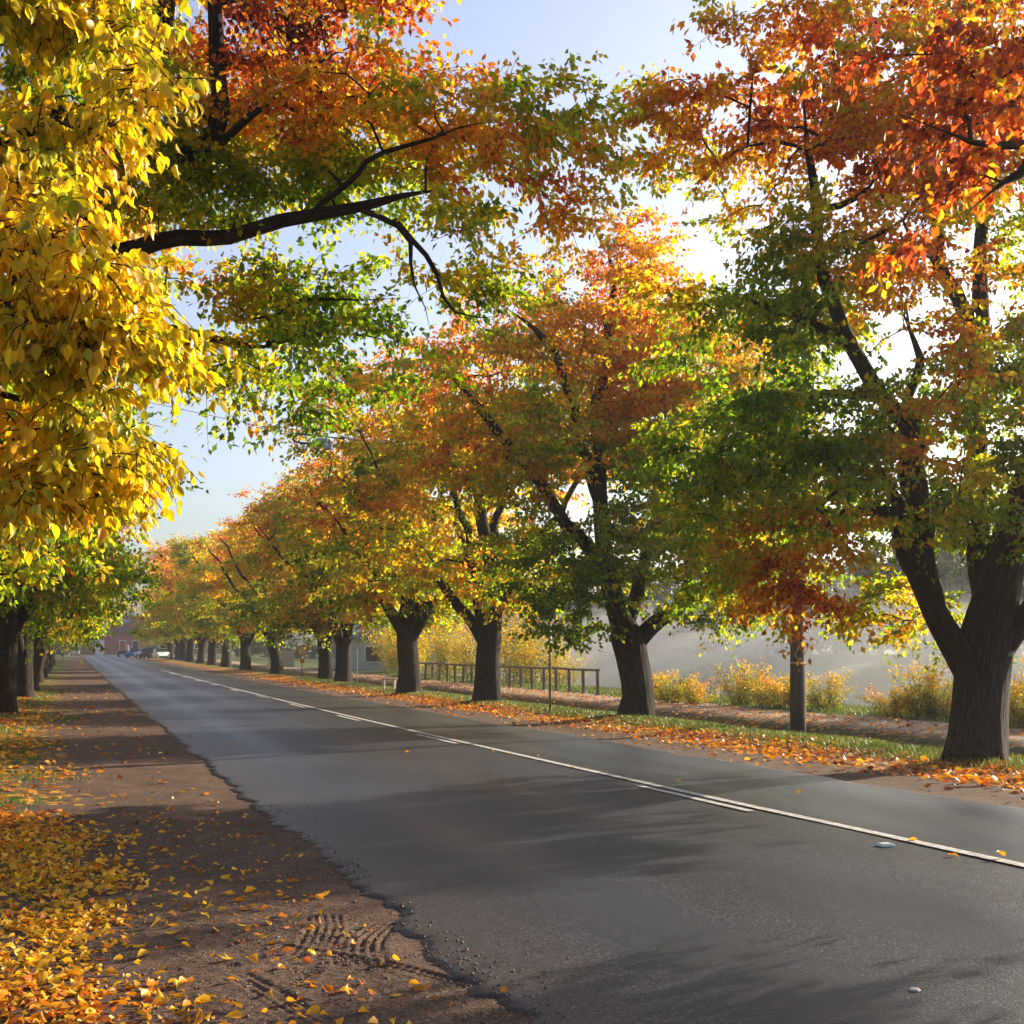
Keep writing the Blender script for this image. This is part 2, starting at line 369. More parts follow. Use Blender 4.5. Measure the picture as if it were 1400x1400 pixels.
# ------------------------------------------------------------------ road
def road_mat():
    m = bpy.data.materials.new('asphalt'); m.use_nodes = True; t = m.node_tree; b = t.nodes['Principled BSDF']
    tc = t.nodes.new('ShaderNodeTexCoord')
    sep = t.nodes.new('ShaderNodeSeparateXYZ'); t.links.new(tc.outputs['Object'], sep.inputs[0])
    def noise(s, d=5, r=.6, st=None):
        n = t.nodes.new('ShaderNodeTexNoise'); n.inputs['Scale'].default_value = s; n.inputs['Detail'].default_value = d; n.inputs['Roughness'].default_value = r
        if st:
            mp = t.nodes.new('ShaderNodeMapping'); mp.inputs['Scale'].default_value = st; t.links.new(tc.outputs['Object'], mp.inputs[0]); t.links.new(mp.outputs[0], n.inputs[0])
        else: t.links.new(tc.outputs['Object'], n.inputs[0])
        return n
    vo = t.nodes.new('ShaderNodeTexVoronoi'); vo.inputs['Scale'].default_value = 95; t.links.new(tc.outputs['Object'], vo.inputs[0])
    vs = t.nodes.new('ShaderNodeSeparateColor'); t.links.new(vo.outputs['Color'], vs.inputs[0])
    chip = t.nodes.new('ShaderNodeValToRGB'); e = chip.color_ramp.elements
    e[0].position, e[0].color = 0, (.014, .017, .024, 1); e[1].position, e[1].color = 1, (.34, .32, .30, 1)
    q = e.new(.5); q.color = (.019, .031, .056, 1); q = e.new(.82); q.color = (.055, .073, .108, 1)
    t.links.new(vs.outputs[0], chip.inputs[0])
    # worn, paler wheel paths (x of the four wheel paths), stretched along the road
    a = None
    for xc in (3.25, 4.95, 7.35, 8.7):
        d = t.nodes.new('ShaderNodeMath'); d.operation = 'SUBTRACT'; d.inputs[1].default_value = xc; t.links.new(sep.outputs[0], d.inputs[0])
        s = t.nodes.new('ShaderNodeMath'); s.operation = 'MULTIPLY'; t.links.new(d.outputs[0], s.inputs[0]); t.links.new(d.outputs[0], s.inputs[1])
        k = t.nodes.new('ShaderNodeMath'); k.operation = 'MULTIPLY'; k.inputs[1].default_value = -5.5; t.links.new(s.outputs[0], k.inputs[0])
        ex = t.nodes.new('ShaderNodeMath'); ex.operation = 'EXPONENT'; t.links.new(k.outputs[0], ex.inputs[0])
        if a is None: a = ex.outputs[0]
        else:
            ad = t.nodes.new('ShaderNodeMath'); ad.operation = 'ADD'; t.links.new(a, ad.inputs[0]); t.links.new(ex.outputs[0], ad.inputs[1]); a = ad.outputs[0]
    big = noise(.6, 4, .6, (1, .25, 1))
    wr = t.nodes.new('ShaderNodeMath'); wr.operation = 'MULTIPLY'; t.links.new(a, wr.inputs[0]); t.links.new(big.outputs[0], wr.inputs[1])
    wr2 = t.nodes.new('ShaderNodeMath'); wr2.operation = 'MULTIPLY'; wr2.inputs[1].default_value = 1.5; wr2.use_clamp = True; t.links.new(wr.outputs[0], wr2.inputs[0])
    mx = t.nodes.new('ShaderNodeMix'); mx.data_type = 'RGBA'; mx.inputs['B'].default_value = (.062, .075, .104, 1)
    t.links.new(wr2.outputs[0], mx.inputs['Factor']); t.links.new(chip.outputs[0], mx.inputs['A'])
    # dust from the verge on the left edge
    du = t.nodes.new('ShaderNodeMapRange'); du.inputs['From Min'].default_value = 2.9; du.inputs['From Max'].default_value = 1.7
    t.links.new(sep.outputs[0], du.inputs['Value'])
    dn = noise(5, 6, .7); dm = t.nodes.new('ShaderNodeMath'); dm.operation = 'MULTIPLY'; t.links.new(du.outputs[0], dm.inputs[0]); t.links.new(dn.outputs[0], dm.inputs[1])
    mx2 = t.nodes.new('ShaderNodeMix'); mx2.data_type = 'RGBA'; mx2.inputs['B'].default_value = (.17, .115, .075, 1)
    t.links.new(dm.outputs[0], mx2.inputs['Factor']); t.links.new(mx.outputs['Result'], mx2.inputs['A'])
    # fine cracks in places, and darker sealed patches
    wn = noise(1.3, 4, .6); wv = t.nodes.new('ShaderNodeVectorMath'); wv.operation = 'MULTIPLY_ADD'; wv.inputs[1].default_value = (1.2, 1.2, 0)
    t.links.new(wn.outputs['Color'], wv.inputs[0]); t.links.new(tc.outputs['Object'], wv.inputs[2])
    ck = t.nodes.new('ShaderNodeTexVoronoi'); ck.feature = 'DISTANCE_TO_EDGE'; ck.inputs['Scale'].default_value = .55; t.links.new(wv.outputs[0], ck.inputs[0])
    cl = t.nodes.new('ShaderNodeMapRange'); cl.inputs['From Min'].default_value = .0035; cl.inputs['From Max'].default_value = .0; t.links.new(ck.outputs[0], cl.inputs['Value'])
    cm = noise(.35, 2, .5); cr = t.nodes.new('ShaderNodeMapRange'); cr.inputs['From Min'].default_value = .5; cr.inputs['From Max'].default_value = .6; t.links.new(cm.outputs[0], cr.inputs['Value'])
    cx = t.nodes.new('ShaderNodeMath'); cx.operation = 'MULTIPLY'; t.links.new(cl.outputs[0], cx.inputs[0]); t.links.new(cr.outputs[0], cx.inputs[1])
    mx3 = t.nodes.new('ShaderNodeMix'); mx3.data_type = 'RGBA'; mx3.inputs['B'].default_value = (.012, .012, .014, 1)
    t.links.new(cx.outputs[0], mx3.inputs['Factor']); t.links.new(mx2.outputs['Result'], mx3.inputs['A'])
    st_ = noise(.9, 5, .65, (1, .35, 1)); sr = t.nodes.new('ShaderNodeMapRange'); sr.inputs['From Min'].default_value = .3; sr.inputs['From Max'].default_value = .7
    sr.inputs['To Min'].default_value = .26; sr.inputs['To Max'].default_value = .62; t.links.new(st_.outputs[0], sr.inputs['Value'])
    sm = t.nodes.new('ShaderNodeVectorMath'); sm.operation = 'SCALE'; t.links.new(mx3.outputs['Result'], sm.inputs[0]); t.links.new(sr.outputs[0], sm.inputs['Scale'])
    t.links.new(sm.outputs[0], b.inputs['Base Color'])
    rr = t.nodes.new('ShaderNodeMapRange'); rr.inputs['To Min'].default_value = .48; rr.inputs['To Max'].default_value = .36
    t.links.new(wr2.outputs[0], rr.inputs['Value']); t.links.new(rr.outputs[0], b.inputs['Roughness'])
    b.inputs['Specular IOR Level'].default_value = .34
    bp = t.nodes.new('ShaderNodeBump'); bp.inputs['Distance'].default_value = .0028; bp.inputs['Strength'].default_value = .8; bp.invert = True
    t.links.new(vo.outputs['Distance'], bp.inputs['Height'])
    bn = noise(2.5, 3, .5); bp2 = t.nodes.new('ShaderNodeBump'); bp2.inputs['Distance'].default_value = .004; bp2.inputs['Strength'].default_value = .3
    t.links.new(bn.outputs[0], bp2.inputs['Height']); t.links.new(bp.outputs[0], bp2.inputs['Normal']); t.links.new(bp2.outputs[0], b.inputs['Normal'])
    return m
ry = np.array([-200, -100, -50, -20, -8, 0, 2, 3.5] + graded(4.2, 14, .03) + graded(14, 26, .08) + graded(26, 60, .25) + graded(60, 150, 1.5) + graded(150, ROAD_END, 5) + [ROAD_END])
el, er = edge_l(ry), edge_r(ry)
us = np.array([0, .012, .03, .08, .2, .35, .5, .65, .8, .92, .985, 1.0])
RX = el[:, None] + (er - el)[:, None] * us[None]
RY = np.repeat(ry[:, None], len(us), 1)
RZ = rz_(RX, RY) - .012 * (us[None] < .005) - .012 * (us[None] > .99) + .004 * vnoise(RX * 2, RY * .6)
# skirt
RX = np.concatenate([RX[:, :1] - .012, RX, RX[:, -1:] + .012], 1); RY = np.concatenate([RY[:, :1], RY, RY[:, -1:]], 1)
RZ = np.concatenate([RZ[:, :1] - .09, RZ, RZ[:, -1:] - .09], 1)
n1 = RX.shape[1]; ii = (np.arange(len(ry) - 1)[:, None] * n1 + np.arange(n1 - 1)[None])
me = np_mesh('road', np.stack([RX.ravel(), RY.ravel(), RZ.ravel()], 1), np.stack([ii, ii + 1, ii + n1 + 1, ii + n1], -1).reshape(-1, 4), 4, road_mat(), False)
road = tag(link('road', me), 'two lane grey asphalt road with crumbling edges', kind='structure')
# the cross street at the far end
b = MB(); b.box((10, ROAD_END + 6, float(zp(270)) + .0), (160, 12, .1)); cross = b.build('cross_street', mat('far_asphalt', (.09, .09, .095), .7)); tag(cross, 'cross street at the far end of the avenue', kind='structure')

# painted lines
paint = mat('road_paint', (.62, .60, .55), .6, 14, .35, dark=(.16, .155, .15))
def strip(name, x, w_, y0, y1, parent=None):
    yy = np.arange(y0, y1 + .01, max(.25, min(2.0, (y1 - y0) / 3)))
    wob = .008 * vnoise(yy * 1.1, 5)
    v = np.concatenate([np.stack([x - w_ / 2 + wob, yy, rz_(x - w_ / 2, yy) + .010], 1), np.stack([x + w_ / 2 + wob, yy, rz_(x + w_ / 2, yy) + .010], 1)])
    k = len(yy); f = np.stack([np.arange(k - 1), np.arange(k - 1) + k, np.arange(k - 1) + k + 1, np.arange(k - 1) + 1], -1)
    return link(name, np_mesh(name, v, f, 4, paint), parent)
strip('painted_line', ROADC + .1, .12, -20, 105, road)
for y0 in (-9, 1.5, 12.8, 23.3, 31.4, 39, 46.5, 55, 63, 71, 80, 90, 100):
    strip('painted_dash', ROADC - .12, .10, y0 - 1.35, y0 + 1.35, road)
for y0 in range(112, 250, 12):
    strip('painted_dash', ROADC, .1, y0, y0 + 3, road)
# pavement marker beside the line
b = MB(); c = (6.36, 9.0); z0 = float(rz_(*c)) + .004
b.quad((c[0] - .05, c[1] - .05, z0), (c[0] + .05, c[1] - .05, z0), (c[0] + .05, c[1] + .05, z0), (c[0] - .05, c[1] + .05, z0))
b.box((c[0], c[1], z0 + .012), (.13, .11, .022), 0, .72)
o = b.build('road_marker', mat('marker_plastic', (.55, .6, .58), .35), bevel=.002); tag(o, 'small raised reflective stud just beside the white centre line', 'road stud')

b = MB(); c = (3.77, 5.1); z0 = float(rz_(*c)); b.tube([(c[0], c[1], z0), (c[0], c[1], z0 + .006), (c[0], c[1], z0 + .009)], [.03, .024, .01], 7)
o = b.build('pale_stone', mat('pale_stone', (.45, .42, .36), .7, 30, .3)); tag(o, 'small pale flat stone lying on the near asphalt', 'stone')

# ------------------------------------------------------------------ leaf shapes
def leaf_shape(kind):
    if kind == 'hero':
        v = [(0, 0, 0), (.16, .22, .03), (.40, .28, .06), (.72, .17, .0), (1, 0, -.16), (.72, -.17, .0), (.40, -.28, .06), (.16, -.22, .03), (.22, 0, -.02), (.5, 0, -.05), (.78, 0, -.07)]
        f = [(0, 8, 1), (1, 8, 9), (1, 9, 2), (2, 9, 10), (2, 10, 3), (3, 10, 4), (0, 7, 8), (7, 9, 8), (7, 6, 9), (6, 10, 9), (6, 5, 10), (5, 4, 10)]
    elif kind == 'mid':
        v = [(0, 0, 0), (.42, .3, .05), (1, 0, -.06), (.42, -.3, .05), (.5, 0, -.03)]
        f = [(0, 4, 1), (1, 4, 2), (0, 3, 4), (3, 2, 4)]
    else:
        v = [(0, 0, 0), (.45, .32, .03), (1, 0, -.05), (.45, -.32, .03)]
        f = [(0, 3, 1), (3, 2, 1)]
    return np.array(v, float), np.array(f, int)
def leaves_arrays(P, A, N, S, kind, curl=None):
    """P base points, A leaf axis, N approx normal, S sizes"""
    V, Fc = leaf_shape(kind)
    A = A / (np.linalg.norm(A, axis=1)[:, None] + 1e-9)
    B = np.cross(N, A); B /= np.linalg.norm(B, axis=1)[:, None] + 1e-9
    N = np.cross(A, B)
    vz = V[:, 2]
    if curl is not None: vz = V[None, :, 2] * curl[:, None]
    else: vz = np.broadcast_to(V[None, :, 2], (len(P), len(V)))
    W = P[:, None] + S[:, None, None] * (V[None, :, 0, None] * A[:, None] + V[None, :, 1, None] * B[:, None] + vz[:, :, None] * N[:, None])
    F_ = (np.arange(len(P))[:, None, None] * len(V) + Fc[None]).reshape(-1, 3)
    return W.reshape(-1, 3), F_, len(V)

# ------------------------------------------------------------------ trees
def resample(P, rad, step):
    P = np.asarray(P, float); seg = np.linalg.norm(np.diff(P, axis=0), axis=1); s = np.concatenate([[0], np.cumsum(seg)])
    n = max(2, int(math.ceil(s[-1] / step)) + 1); q = np.linspace(0, s[-1], n)
    # smooth (catmull-like) by cubic easing of linear samples
    out = np.stack([np.interp(q, s, P[:, k]) for k in range(3)], 1)
    for _ in range(2):
        out[1:-1] = .25 * out[:-2] + .5 * out[1:-1] + .25 * out[2:]
    return out, np.interp(q, s, rad)

def make_tree(rng, base, height, limbs, lobes, n_targets, tw_per=7, lv_per=22, leaf=.085, kind='mid', tintf=None, droop=.6,
              spread=.75, noise_cut=-.15, tip_r=.006, hero=False, trunk_sides=14, flat=False, lsig=.2, tubes=True):
    """limbs: list of (points, radii) in world space; lobes: list of (centre, radii3, weight). Returns arrays in world space."""
    nodes, nrad = [], []
    tubesl = []
    for P, r in limbs:
        p, rr = resample(P, r, .3)
        if len(p) > 4:
            L = len(p); k = np.arange(L)
            jit = .055 * np.stack([vnoise(k * .45, 3.1 + p[0, 0]), vnoise(k * .45, 9.7 + p[0, 1]), .3 * vnoise(k * .45, 5.5)], 1)
            jit *= np.clip(k / 5, 0, 1)[:, None]
            p = p + jit * (1 + 2 * (rr[:, None] < .15))
        if P is not limbs[0][0]: rr = rr.copy(); kk = min(5, len(rr) - 1); rr[-kk:] *= np.linspace(1, .15, kk)
        nodes.append(p); nrad.append(rr); tubesl.append((p, rr))
    base_n = sum(len(p) for p in nodes)
    pos = np.concatenate(nodes); attach_ok = np.concatenate([np.array([0.0 if (rr[i] > .26) else 1.0 for i in range(len(rr))]) for rr in nrad])
    # targets
    w_ = np.array([l[2] * l[1][0] * l[1][1] * l[1][2] for l in lobes]); w_ = w_ / w_.sum()
    T = []
    for l, wt in zip(lobes, w_):
        n = int(round(wt * n_targets)); k = 0; guard = 0
        while k < n and guard < 60:
            guard += 1
            u = rng.normal(size=(n * 2 + 8, 3)); u /= np.linalg.norm(u, axis=1)[:, None]
            q = np.array(l[0]) + u * (rng.rand(len(u), 1) ** .42) * np.array(l[1])
            nn = vnoise(q[:, 0] * .9, q[:, 1] * .9, q[:, 2] * 2.3) * .7 + vnoise(q[:, 0] * 2.1, q[:, 1] * 2.1, q[:, 2] * 2.4) * .4
            q = q[nn > noise_cut][: n - k]; T.append(q); k += len(q)
    T = np.concatenate(T)
    c = pos[attach_ok > 0] if (attach_ok > 0).any() else pos
    d0 = np.array([np.min(np.linalg.norm(c - t, axis=1)) for t in T])
    T = T[np.argsort(d0)]
    N = 60000
    PP = np.zeros((N, 3)); PP[:len(pos)] = pos; cnt = len(pos)
    OK = np.zeros(N); OK[:len(pos)] = attach_ok
    RR = np.zeros(N); RR[:len(pos)] = np.concatenate(nrad)
    PAR = -np.ones(N, int); CH = np.zeros(N)
    paths = []
    trunk_xy = np.array(base[:2])
    for t in T:
        d = PP[:cnt] - t
        dist = np.linalg.norm(d, axis=1)
        pen = np.clip(d[:, 2], 0, None) * .8 + (OK[:cnt] < .5) * 30
        i = int(np.argmin(dist + pen)); L = dist[i]
        n = max(2, int(L / .32))
        if cnt + n >= N: break
        a = PP[i]
        s = np.linspace(0, 1, n + 1)[1:]
        bow = np.array((0, 0, 1)) * (.12 * L) + rng.normal(size=3) * .07 * L
        q = a + (t - a) * s[:, None] + bow * (np.sin(s * math.pi))[:, None]
        q[:-1] += rng.normal(size=(n - 1, 3)) * .02
        ids = np.arange(cnt, cnt + n); PP[ids] = q; OK[ids] = 1
        PAR[ids] = np.concatenate([[i], ids[:-1]]); paths.append((i, ids)); cnt += n
    # pipe model
    for i, ids in reversed(paths):
        CH[ids[-1]] += 1
        tot = 0
        for j in ids[::-1]:
            tot = CH[j] if j == ids[-1] else CH[j] + tot
            CH[j] = tot
        CH[i] += tot
    for i, ids in paths:
        r = tip_r * np.power(np.clip(CH[ids], 1, None), .47) * 1.25
        lim = RR[i] * .85 if RR[i] > 0 else 9
        RR[ids] = np.minimum(r, lim)
        P = np.concatenate([PP[i:i + 1], PP[ids]]); rr = np.concatenate([[RR[ids[0]]], RR[ids]]); rr[-1] *= .5
        tubesl.append((P, rr))
    # twigs
    tp, td = [], []
    for i, ids in paths:
        q = PP[ids]; n = tw_per
        lo = max(0, int(len(q) * .3))
        k = rng.randint(lo, len(q), n); k[:2] = len(q) - 1
        ax = (q[-1] - PP[i]); ax = ax / (np.linalg.norm(ax) + 1e-6)
        dr = ax * .8 + rng.normal(size=(n, 3)) * np.array((.8, .8, .26)) + (q[k] - np.array([*trunk_xy, q[0, 2]])) * .05
        dr /= np.linalg.norm(dr, axis=1)[:, None]
        tp.append(q[k]); td.append(dr)
    tp = np.concatenate(tp); td = np.concatenate(td)
    ln = spread * (.5 + .7 * rng.rand(len(tp)))
    # twig curve: start, mid, end with droop
    m1 = tp + td * ln[:, None] * .5 - np.array((0, 0, 1)) * (droop * .08 * ln)[:, None]
    e1 = tp + td * ln[:, None] - np.array((0, 0, 1)) * (droop * .38 * ln)[:, None]
    # leaves
    nt_ = len(tp); u = rng.rand(nt_, lv_per) ** .8
    cnts = rng.rand(nt_) * .7 + .5
    keep = (np.arange(lv_per)[None] < (lv_per * cnts)[:, None]).ravel()
    uu = u[..., None]
    q = ((1 - uu) ** 2 * tp[:, None] + 2 * uu * (1 - uu) * (2 * m1 - .5 * (tp + e1))[:, None] + uu ** 2 * e1[:, None]).reshape(-1, 3)
    ax = np.repeat(td, lv_per, 0)
    off = rng.normal(size=q.shape) * np.array((.075, .075, .03)) * (spread / .75)
    q = (q + off)[keep]; ax = ax[keep]; n = len(q)
    A = ax * .5 + rng.normal(size=(n, 3)) * .55; A[:, 2] -= droop
    Nn = rng.normal(size=(n, 3)) * .8; Nn[:, 2] += (1.2 if flat else .5)
    S = leaf * (.7 + .6 * rng.rand(n))
    tint = tintf(q, rng)
    tid = np.repeat(rng.normal(size=nt_), lv_per)[keep]
    tint = np.clip(tint + tid * .10 + rng.normal(size=n) * .06, 0, 1)
    lum = np.clip(1 + rng.normal(size=n) * lsig, .55, 1.6)
    return dict(tubes=tubesl, tw=(tp, m1, e1), leaves=(q, A, Nn, S, tint, lum), kind=kind)

def wood_mesh(name, T, base, min_r=.0, trunk_sides=20, twigs=True, hero=False):
    Vs, Fs, Bs, n = [], [], [], 0
    for i, (P, r) in enumerate(T['tubes']):
        if r.max() < min_r: continue
        mr = r.max(); sides = trunk_sides if mr > .2 else 9 if mr > .08 else 6 if mr > .03 else 4 if mr > .015 else 3
        if hero and mr > .2: sides = 30
        if hero and mr > .2: P, r = resample(P, r, .12)
        if sides <= 4 and len(P) > 4: sel = np.unique(np.linspace(0, len(P) - 1, max(3, len(P) // 2)).astype(int)); P, r = P[sel], r[sel]
        V, F_ = tube_arrays(P, r, sides); Bs.append(bark_co(P, r, sides) + (i * .37, i * .11, i * .7))
        if mr > .2:      # furrows, flare and lumps
            C = np.repeat(P, sides, 0); d = V - C; a = np.tile(np.arange(sides), len(P)) / sides * 2 * math.pi
            rr = np.repeat(r, sides)
            lump = 1 + .09 * vnoise(np.cos(a) * 1.6 + 5, np.sin(a) * 1.6, V[:, 2] * .8 + i) + .045 * vnoise(np.cos(a) * 5, np.sin(a) * 5 + 3, V[:, 2] * 1.2)
            if i == 0:
                h = V[:, 2] - base[2]; fl = np.exp(-np.clip(h, 0, None) / .35)
                lump += fl * (.10 + .12 * np.cos(a * 5 + 1.3)) 
            if hero: lump += .035 * np.sign(np.sin(a * 15 + 2.2 * vnoise(V[:, 2] * 1.4, a * .7)))
            V = C + d * lump[:, None]
        Vs.append(V); Fs.append(F_ + n); n += len(V)
    if twigs:
        tp, m1, e1 = T['tw']
        k = np.arange(0, len(tp), 2 if len(tp) > 4000 else 1); tp, m1, e1 = tp[k], m1[k], e1[k]
        rr = np.array((.0045, .0035, .0015)); P = np.stack([tp, m1, e1], 1)
        a = np.arange(3) * 2 * math.pi / 3
        D = e1 - tp; D /= np.linalg.norm(D, axis=1)[:, None] + 1e-9
        U = np.cross(D, (.3, .2, .93)); U /= np.linalg.norm(U, axis=1)[:, None] + 1e-9; W = np.cross(D, U)
        V = P[:, :, None] + rr[None, :, None, None] * (np.cos(a)[None, None, :, None] * U[:, None, None] + np.sin(a)[None, None, :, None] * W[:, None, None])
        V = V.reshape(-1, 3); Bs.append(V * 1.0)
        i = (np.arange(len(tp)) * 9)[:, None, None] + (np.arange(2) * 3)[None, :, None]; j = np.arange(3)[None, None]; j2 = (j + 1) % 3
        F_ = np.stack([i + j, i + j2, i + 3 + j2, i + 3 + j], -1).reshape(-1, 4)
        Vs.append(V); Fs.append(F_ + n); n += len(V)
    return np_mesh(name, np.concatenate(Vs) - np.array(base), np.concatenate(Fs), 4, MT['bark'], True, dict(zip(('bx', 'by', 'bz'), np.concatenate(Bs).T)))

def crown_mesh(name, T, base, sel=None, matname='autumn_leaf', sub=None):
    q, A, N, S, tint, lum = T['leaves']
    if sel is not None: q, A, N, S, tint, lum = [x[sel] for x in (q, A, N, S, tint, lum)]
    V, F_, k = leaves_arrays(q - np.array(base), A, N, S, T['kind'], .4 + 2.2 * np.random.RandomState(1).rand(len(q)) if T['kind'] == 'hero' else None)
    return np_mesh(name, V, F_, 3, MT[matname], False, {'tint': np.repeat(tint, k), 'lum': np.repeat(lum, k)})

def in_frame(q):
    xc = q[:, 0] * CY - q[:, 1] * SY; d = q[:, 0] * SY + q[:, 1] * CY
    px = 700 + FPX * xc / np.maximum(d, .1); py = HZ - FPX * (q[:, 2] - CAMZ) / np.maximum(d, .1)
    return (px > 0) & (px < 1400) & (py > 0) & (py < 1400) & (d > 1), d

def place_tree(name, T, base, label, cat, group, hero=False, singles=0, matname='autumn_leaf', min_r=0, twigs=True):
    root = empty(name, tuple(base)); tag(root, label, cat, group)
    link('trunk', wood_mesh('trunk', T, base, hero=hero, min_r=min_r, twigs=twigs), root)
    q = T['leaves'][0]
    sel = np.ones(len(q), bool)
    if singles:
        vis, d = in_frame(q); sz = np.where(vis, T['leaves'][3] / d, 0)
        # leaves on the near outer side of the foliage, largest first
        top = np.argsort(-sz)[:singles]; sel[top] = False
        protos = {}
        for i in top:
            A = Vector(T['leaves'][1][i]).normalized(); N = Vector(T['leaves'][2][i]); B = N.cross(A).normalized(); N = A.cross(B)
            key = (round(float(T['leaves'][4][i]) * 12), i % 3)
            if key not in protos:
                V, F_, k = leaves_arrays(np.zeros((1, 3)), np.array([[1., 0, 0]]), np.array([[0., 0, 1]]), np.array([1.]), T['kind'], np.array([.6 + .9 * key[1]]))
                protos[key] = np_mesh('leaf', V, F_, 3, MT[matname], False, {'tint': [key[0] / 12] * k, 'lum': [.85 + .15 * key[1]] * k})
            o = link('leaf', protos[key], root)
            M = Matrix((A, B, N)).transposed().to_4x4(); s = float(T['leaves'][3][i])
            o.matrix_basis = Matrix.Translation(Vector(q[i] - np.array(base))) @ M @ Matrix.Scale(s, 4)
    c = link('crown', crown_mesh('crown', T, base, sel, matname), root); c['kind'] = 'stuff'
    return root

def tint_field(lo, hi, z0, z1, seed, amp=.3, extra=None):
    """green low down, turning yellow, orange and red with height and in patches"""
    def f(q, rng):
        h = np.clip((q[:, 2] - z0) / (z1 - z0), 0, 1)
        n = .65 * vnoise(q[:, 0] * .55 + seed, q[:, 1] * .55, q[:, 2] * .7) + .5 * vnoise(q[:, 0] * 1.5, q[:, 1] * 1.5 + seed, q[:, 2] * 1.8)
        t = lo + (hi - lo) * h ** 1.1 + amp * n
        if extra is not None: t = t + extra(q)
        return t
    return f
def blob(c, r, a):
    c = np.array(c)
    return lambda q: a * np.exp(-(((q - c) ** 2).sum(1)) / r ** 2)
def blobs(*bs):
    return lambda q: sum(b(q) for b in bs)

def gbase(x, y): return np.array((x, y, float(gh(x, y)) - .06))
def L3(px, py, d, rx, ry, rz, w_=1.0):
    """crown lobe, centre given as seen from the camera; radii in metres"""
    return (pt(px, py, d), (rx, ry, rz), w_)

# --- tree A: nearest tree of the row across the road
rng = np.random.RandomState(11)
bA = gbase(12.55, 15.55); dA = 19.0
def pA(px, py, dd=0): return pt(px, py, dA + dd)
limbs = [([bA, pA(1337, 1000), pA(1345, 930), pA(1352, 870), pA(1368, 790), pA(1392, 700, .3), pA(1425, 600, .6), pA(1450, 470, .9), pA(1465, 300, 1.2)], [.43, .39, .39, .39, .29, .25, .21, .15, .07]),
         ([pA(1338, 940), pA(1308, 890, -.1), pA(1278, 830, -.3), pA(1250, 770, -.5), pA(1222, 700, -.8), pA(1190, 620, -1)], [.23, .20, .17, .15, .12, .09]),
         ([pA(1278, 830, -.3), pA(1262, 700, -.7), pA(1243, 590, -1.1), pA(1196, 535, -1.3), pA(1150, 466, -1.5), pA(1130, 400, -1.6), pA(1119, 330, -1.7), pA(1128, 285, -1.8), pA(1105, 200, -1.9), pA(1090, 110, -2)], [.15, .135, .12, .115, .105, .09, .08, .07, .05, .025]),
         ([pA(1205, 545, -1.3), pA(1120, 537, -1.8), pA(1035, 540, -2.2), pA(985, 560, -2.4)], [.065, .058, .045, .018]),
         ([pA(1150, 466, -1.5), pA(1095, 432, -1.9), pA(1030, 405, -2.2), pA(975, 400, -2.5)], [.08, .065, .045, .02]),
         ([pA(1352, 870), pA(1340, 760, .8), pA(1333, 640, 1.2), pA(1331, 540, 1.5), pA(1334, 450, 1.6), pA(1342, 380, 1.7), pA(1348, 300, 1.8), pA(1370, 180, 1.9), pA(1380, 60, 2)], [.20, .18, .165, .155, .15, .12, .10, .075, .03]),
         ([pA(1331, 470, 1.6), pA(1310, 410, 1.4), pA(1288, 345, 1.2), pA(1270, 290, 1.0), pA(1240, 200, .8), pA(1220, 90, .6)], [.13, .12, .11, .08, .05, .02]),
         ([pA(1262, 700, -.6), pA(1258, 560, .2), pA(1250, 480, .5), pA(1240, 400, .8)], [.11, .10, .06, .03]),
         ([pA(1360, 900), pA(1395, 850, -.2), pA(1440, 800, -.5), pA(1510, 730, -1), pA(1590, 650, -1.4)], [.2, .18, .15, .10, .05]),
         ([pA(1128, 285, -1.8), pA(1165, 282, -2.2), pA(1200, 262, -2.5), pA(1225, 200, -2.7)], [.05, .05, .04, .02]),
         ([pA(1222, 700, -.8), pA(1160, 700, -1.6), pA(1100, 690, -2.2)], [.09, .06, .02])]
lobA = [L3(1240, 600, 18.6, 2.6, 2.6, 1.5, .75), L3(1030, 590, 17.6, 1.5, 2.2, 1.3), L3(1010, 420, 17.6, 1.35, 2, 1.0), L3(1160, 350, 17.8, 2.0, 2.4, 1.2),
        L3(1370, 690, 19, 1.5, 2.2, 1.0), L3(1080, 150, 17.4, 1.9, 2.4, 1.3), L3(1450, 520, 19.5, 2.2, 2.4, 1.9), L3(1280, 100, 17.5, 2.4, 2.6, 1.5, .9),
        L3(1080, 780, 17.4, 1.1, 1.4, .75), L3(930, 130, 16.6, .9, 1.4, .7, .8), L3(1160, 690, 18, 1.9, 2, .9), L3(1480, 200, 19.5, 2.6, 2.6, 2.2, .8), L3(1620, 600, 19.5, 2.4, 2.4, 1.6, .8),
        L3(1280, 800, 19.5, .9, 1.2, .45), L3(1190, 850, 19.3, 1.0, 1.0, .4, 1.6), L3(1060, 800, 18.5, 1.3, 1.3, .5, 1.6), L3(1290, 860, 20.5, .9, 1, .35, 1.2), L3(960, 690, 17.2, .9, 1.3, .8, .9), L3(1150, -60, 18, 2.6, 2.6, 1.2, .6)]
exA = blobs(blob(pt(1085, 800, 17.4), 1.25, .5), blob(pt(1330, 590, 17.2), .9, .3), blob(pt(1290, 330, 17.4), 1.3, .38), blob(pt(1250, 850, 20), .8, .3), blob(pt(1060, 140, 17.3), 1.5, .42), blob(pt(1290, 160, 17.3), 2.0, .26), blob(pt(930, 380, 17.3), 1.0, .2))
TA = make_tree(rng, bA, 12, limbs, lobA, 840, 8, 24, .10, 'mid', tint_field(.21, .42, 5.8, 9.8, 3, .22, exA), droop=.55, noise_cut=.08, spread=.68)
place_tree('elm_tree', TA, bA, 'broad green and red tree with the thickest dark trunk across the road', 'tree', 'avenue trees across the road', hero=True)

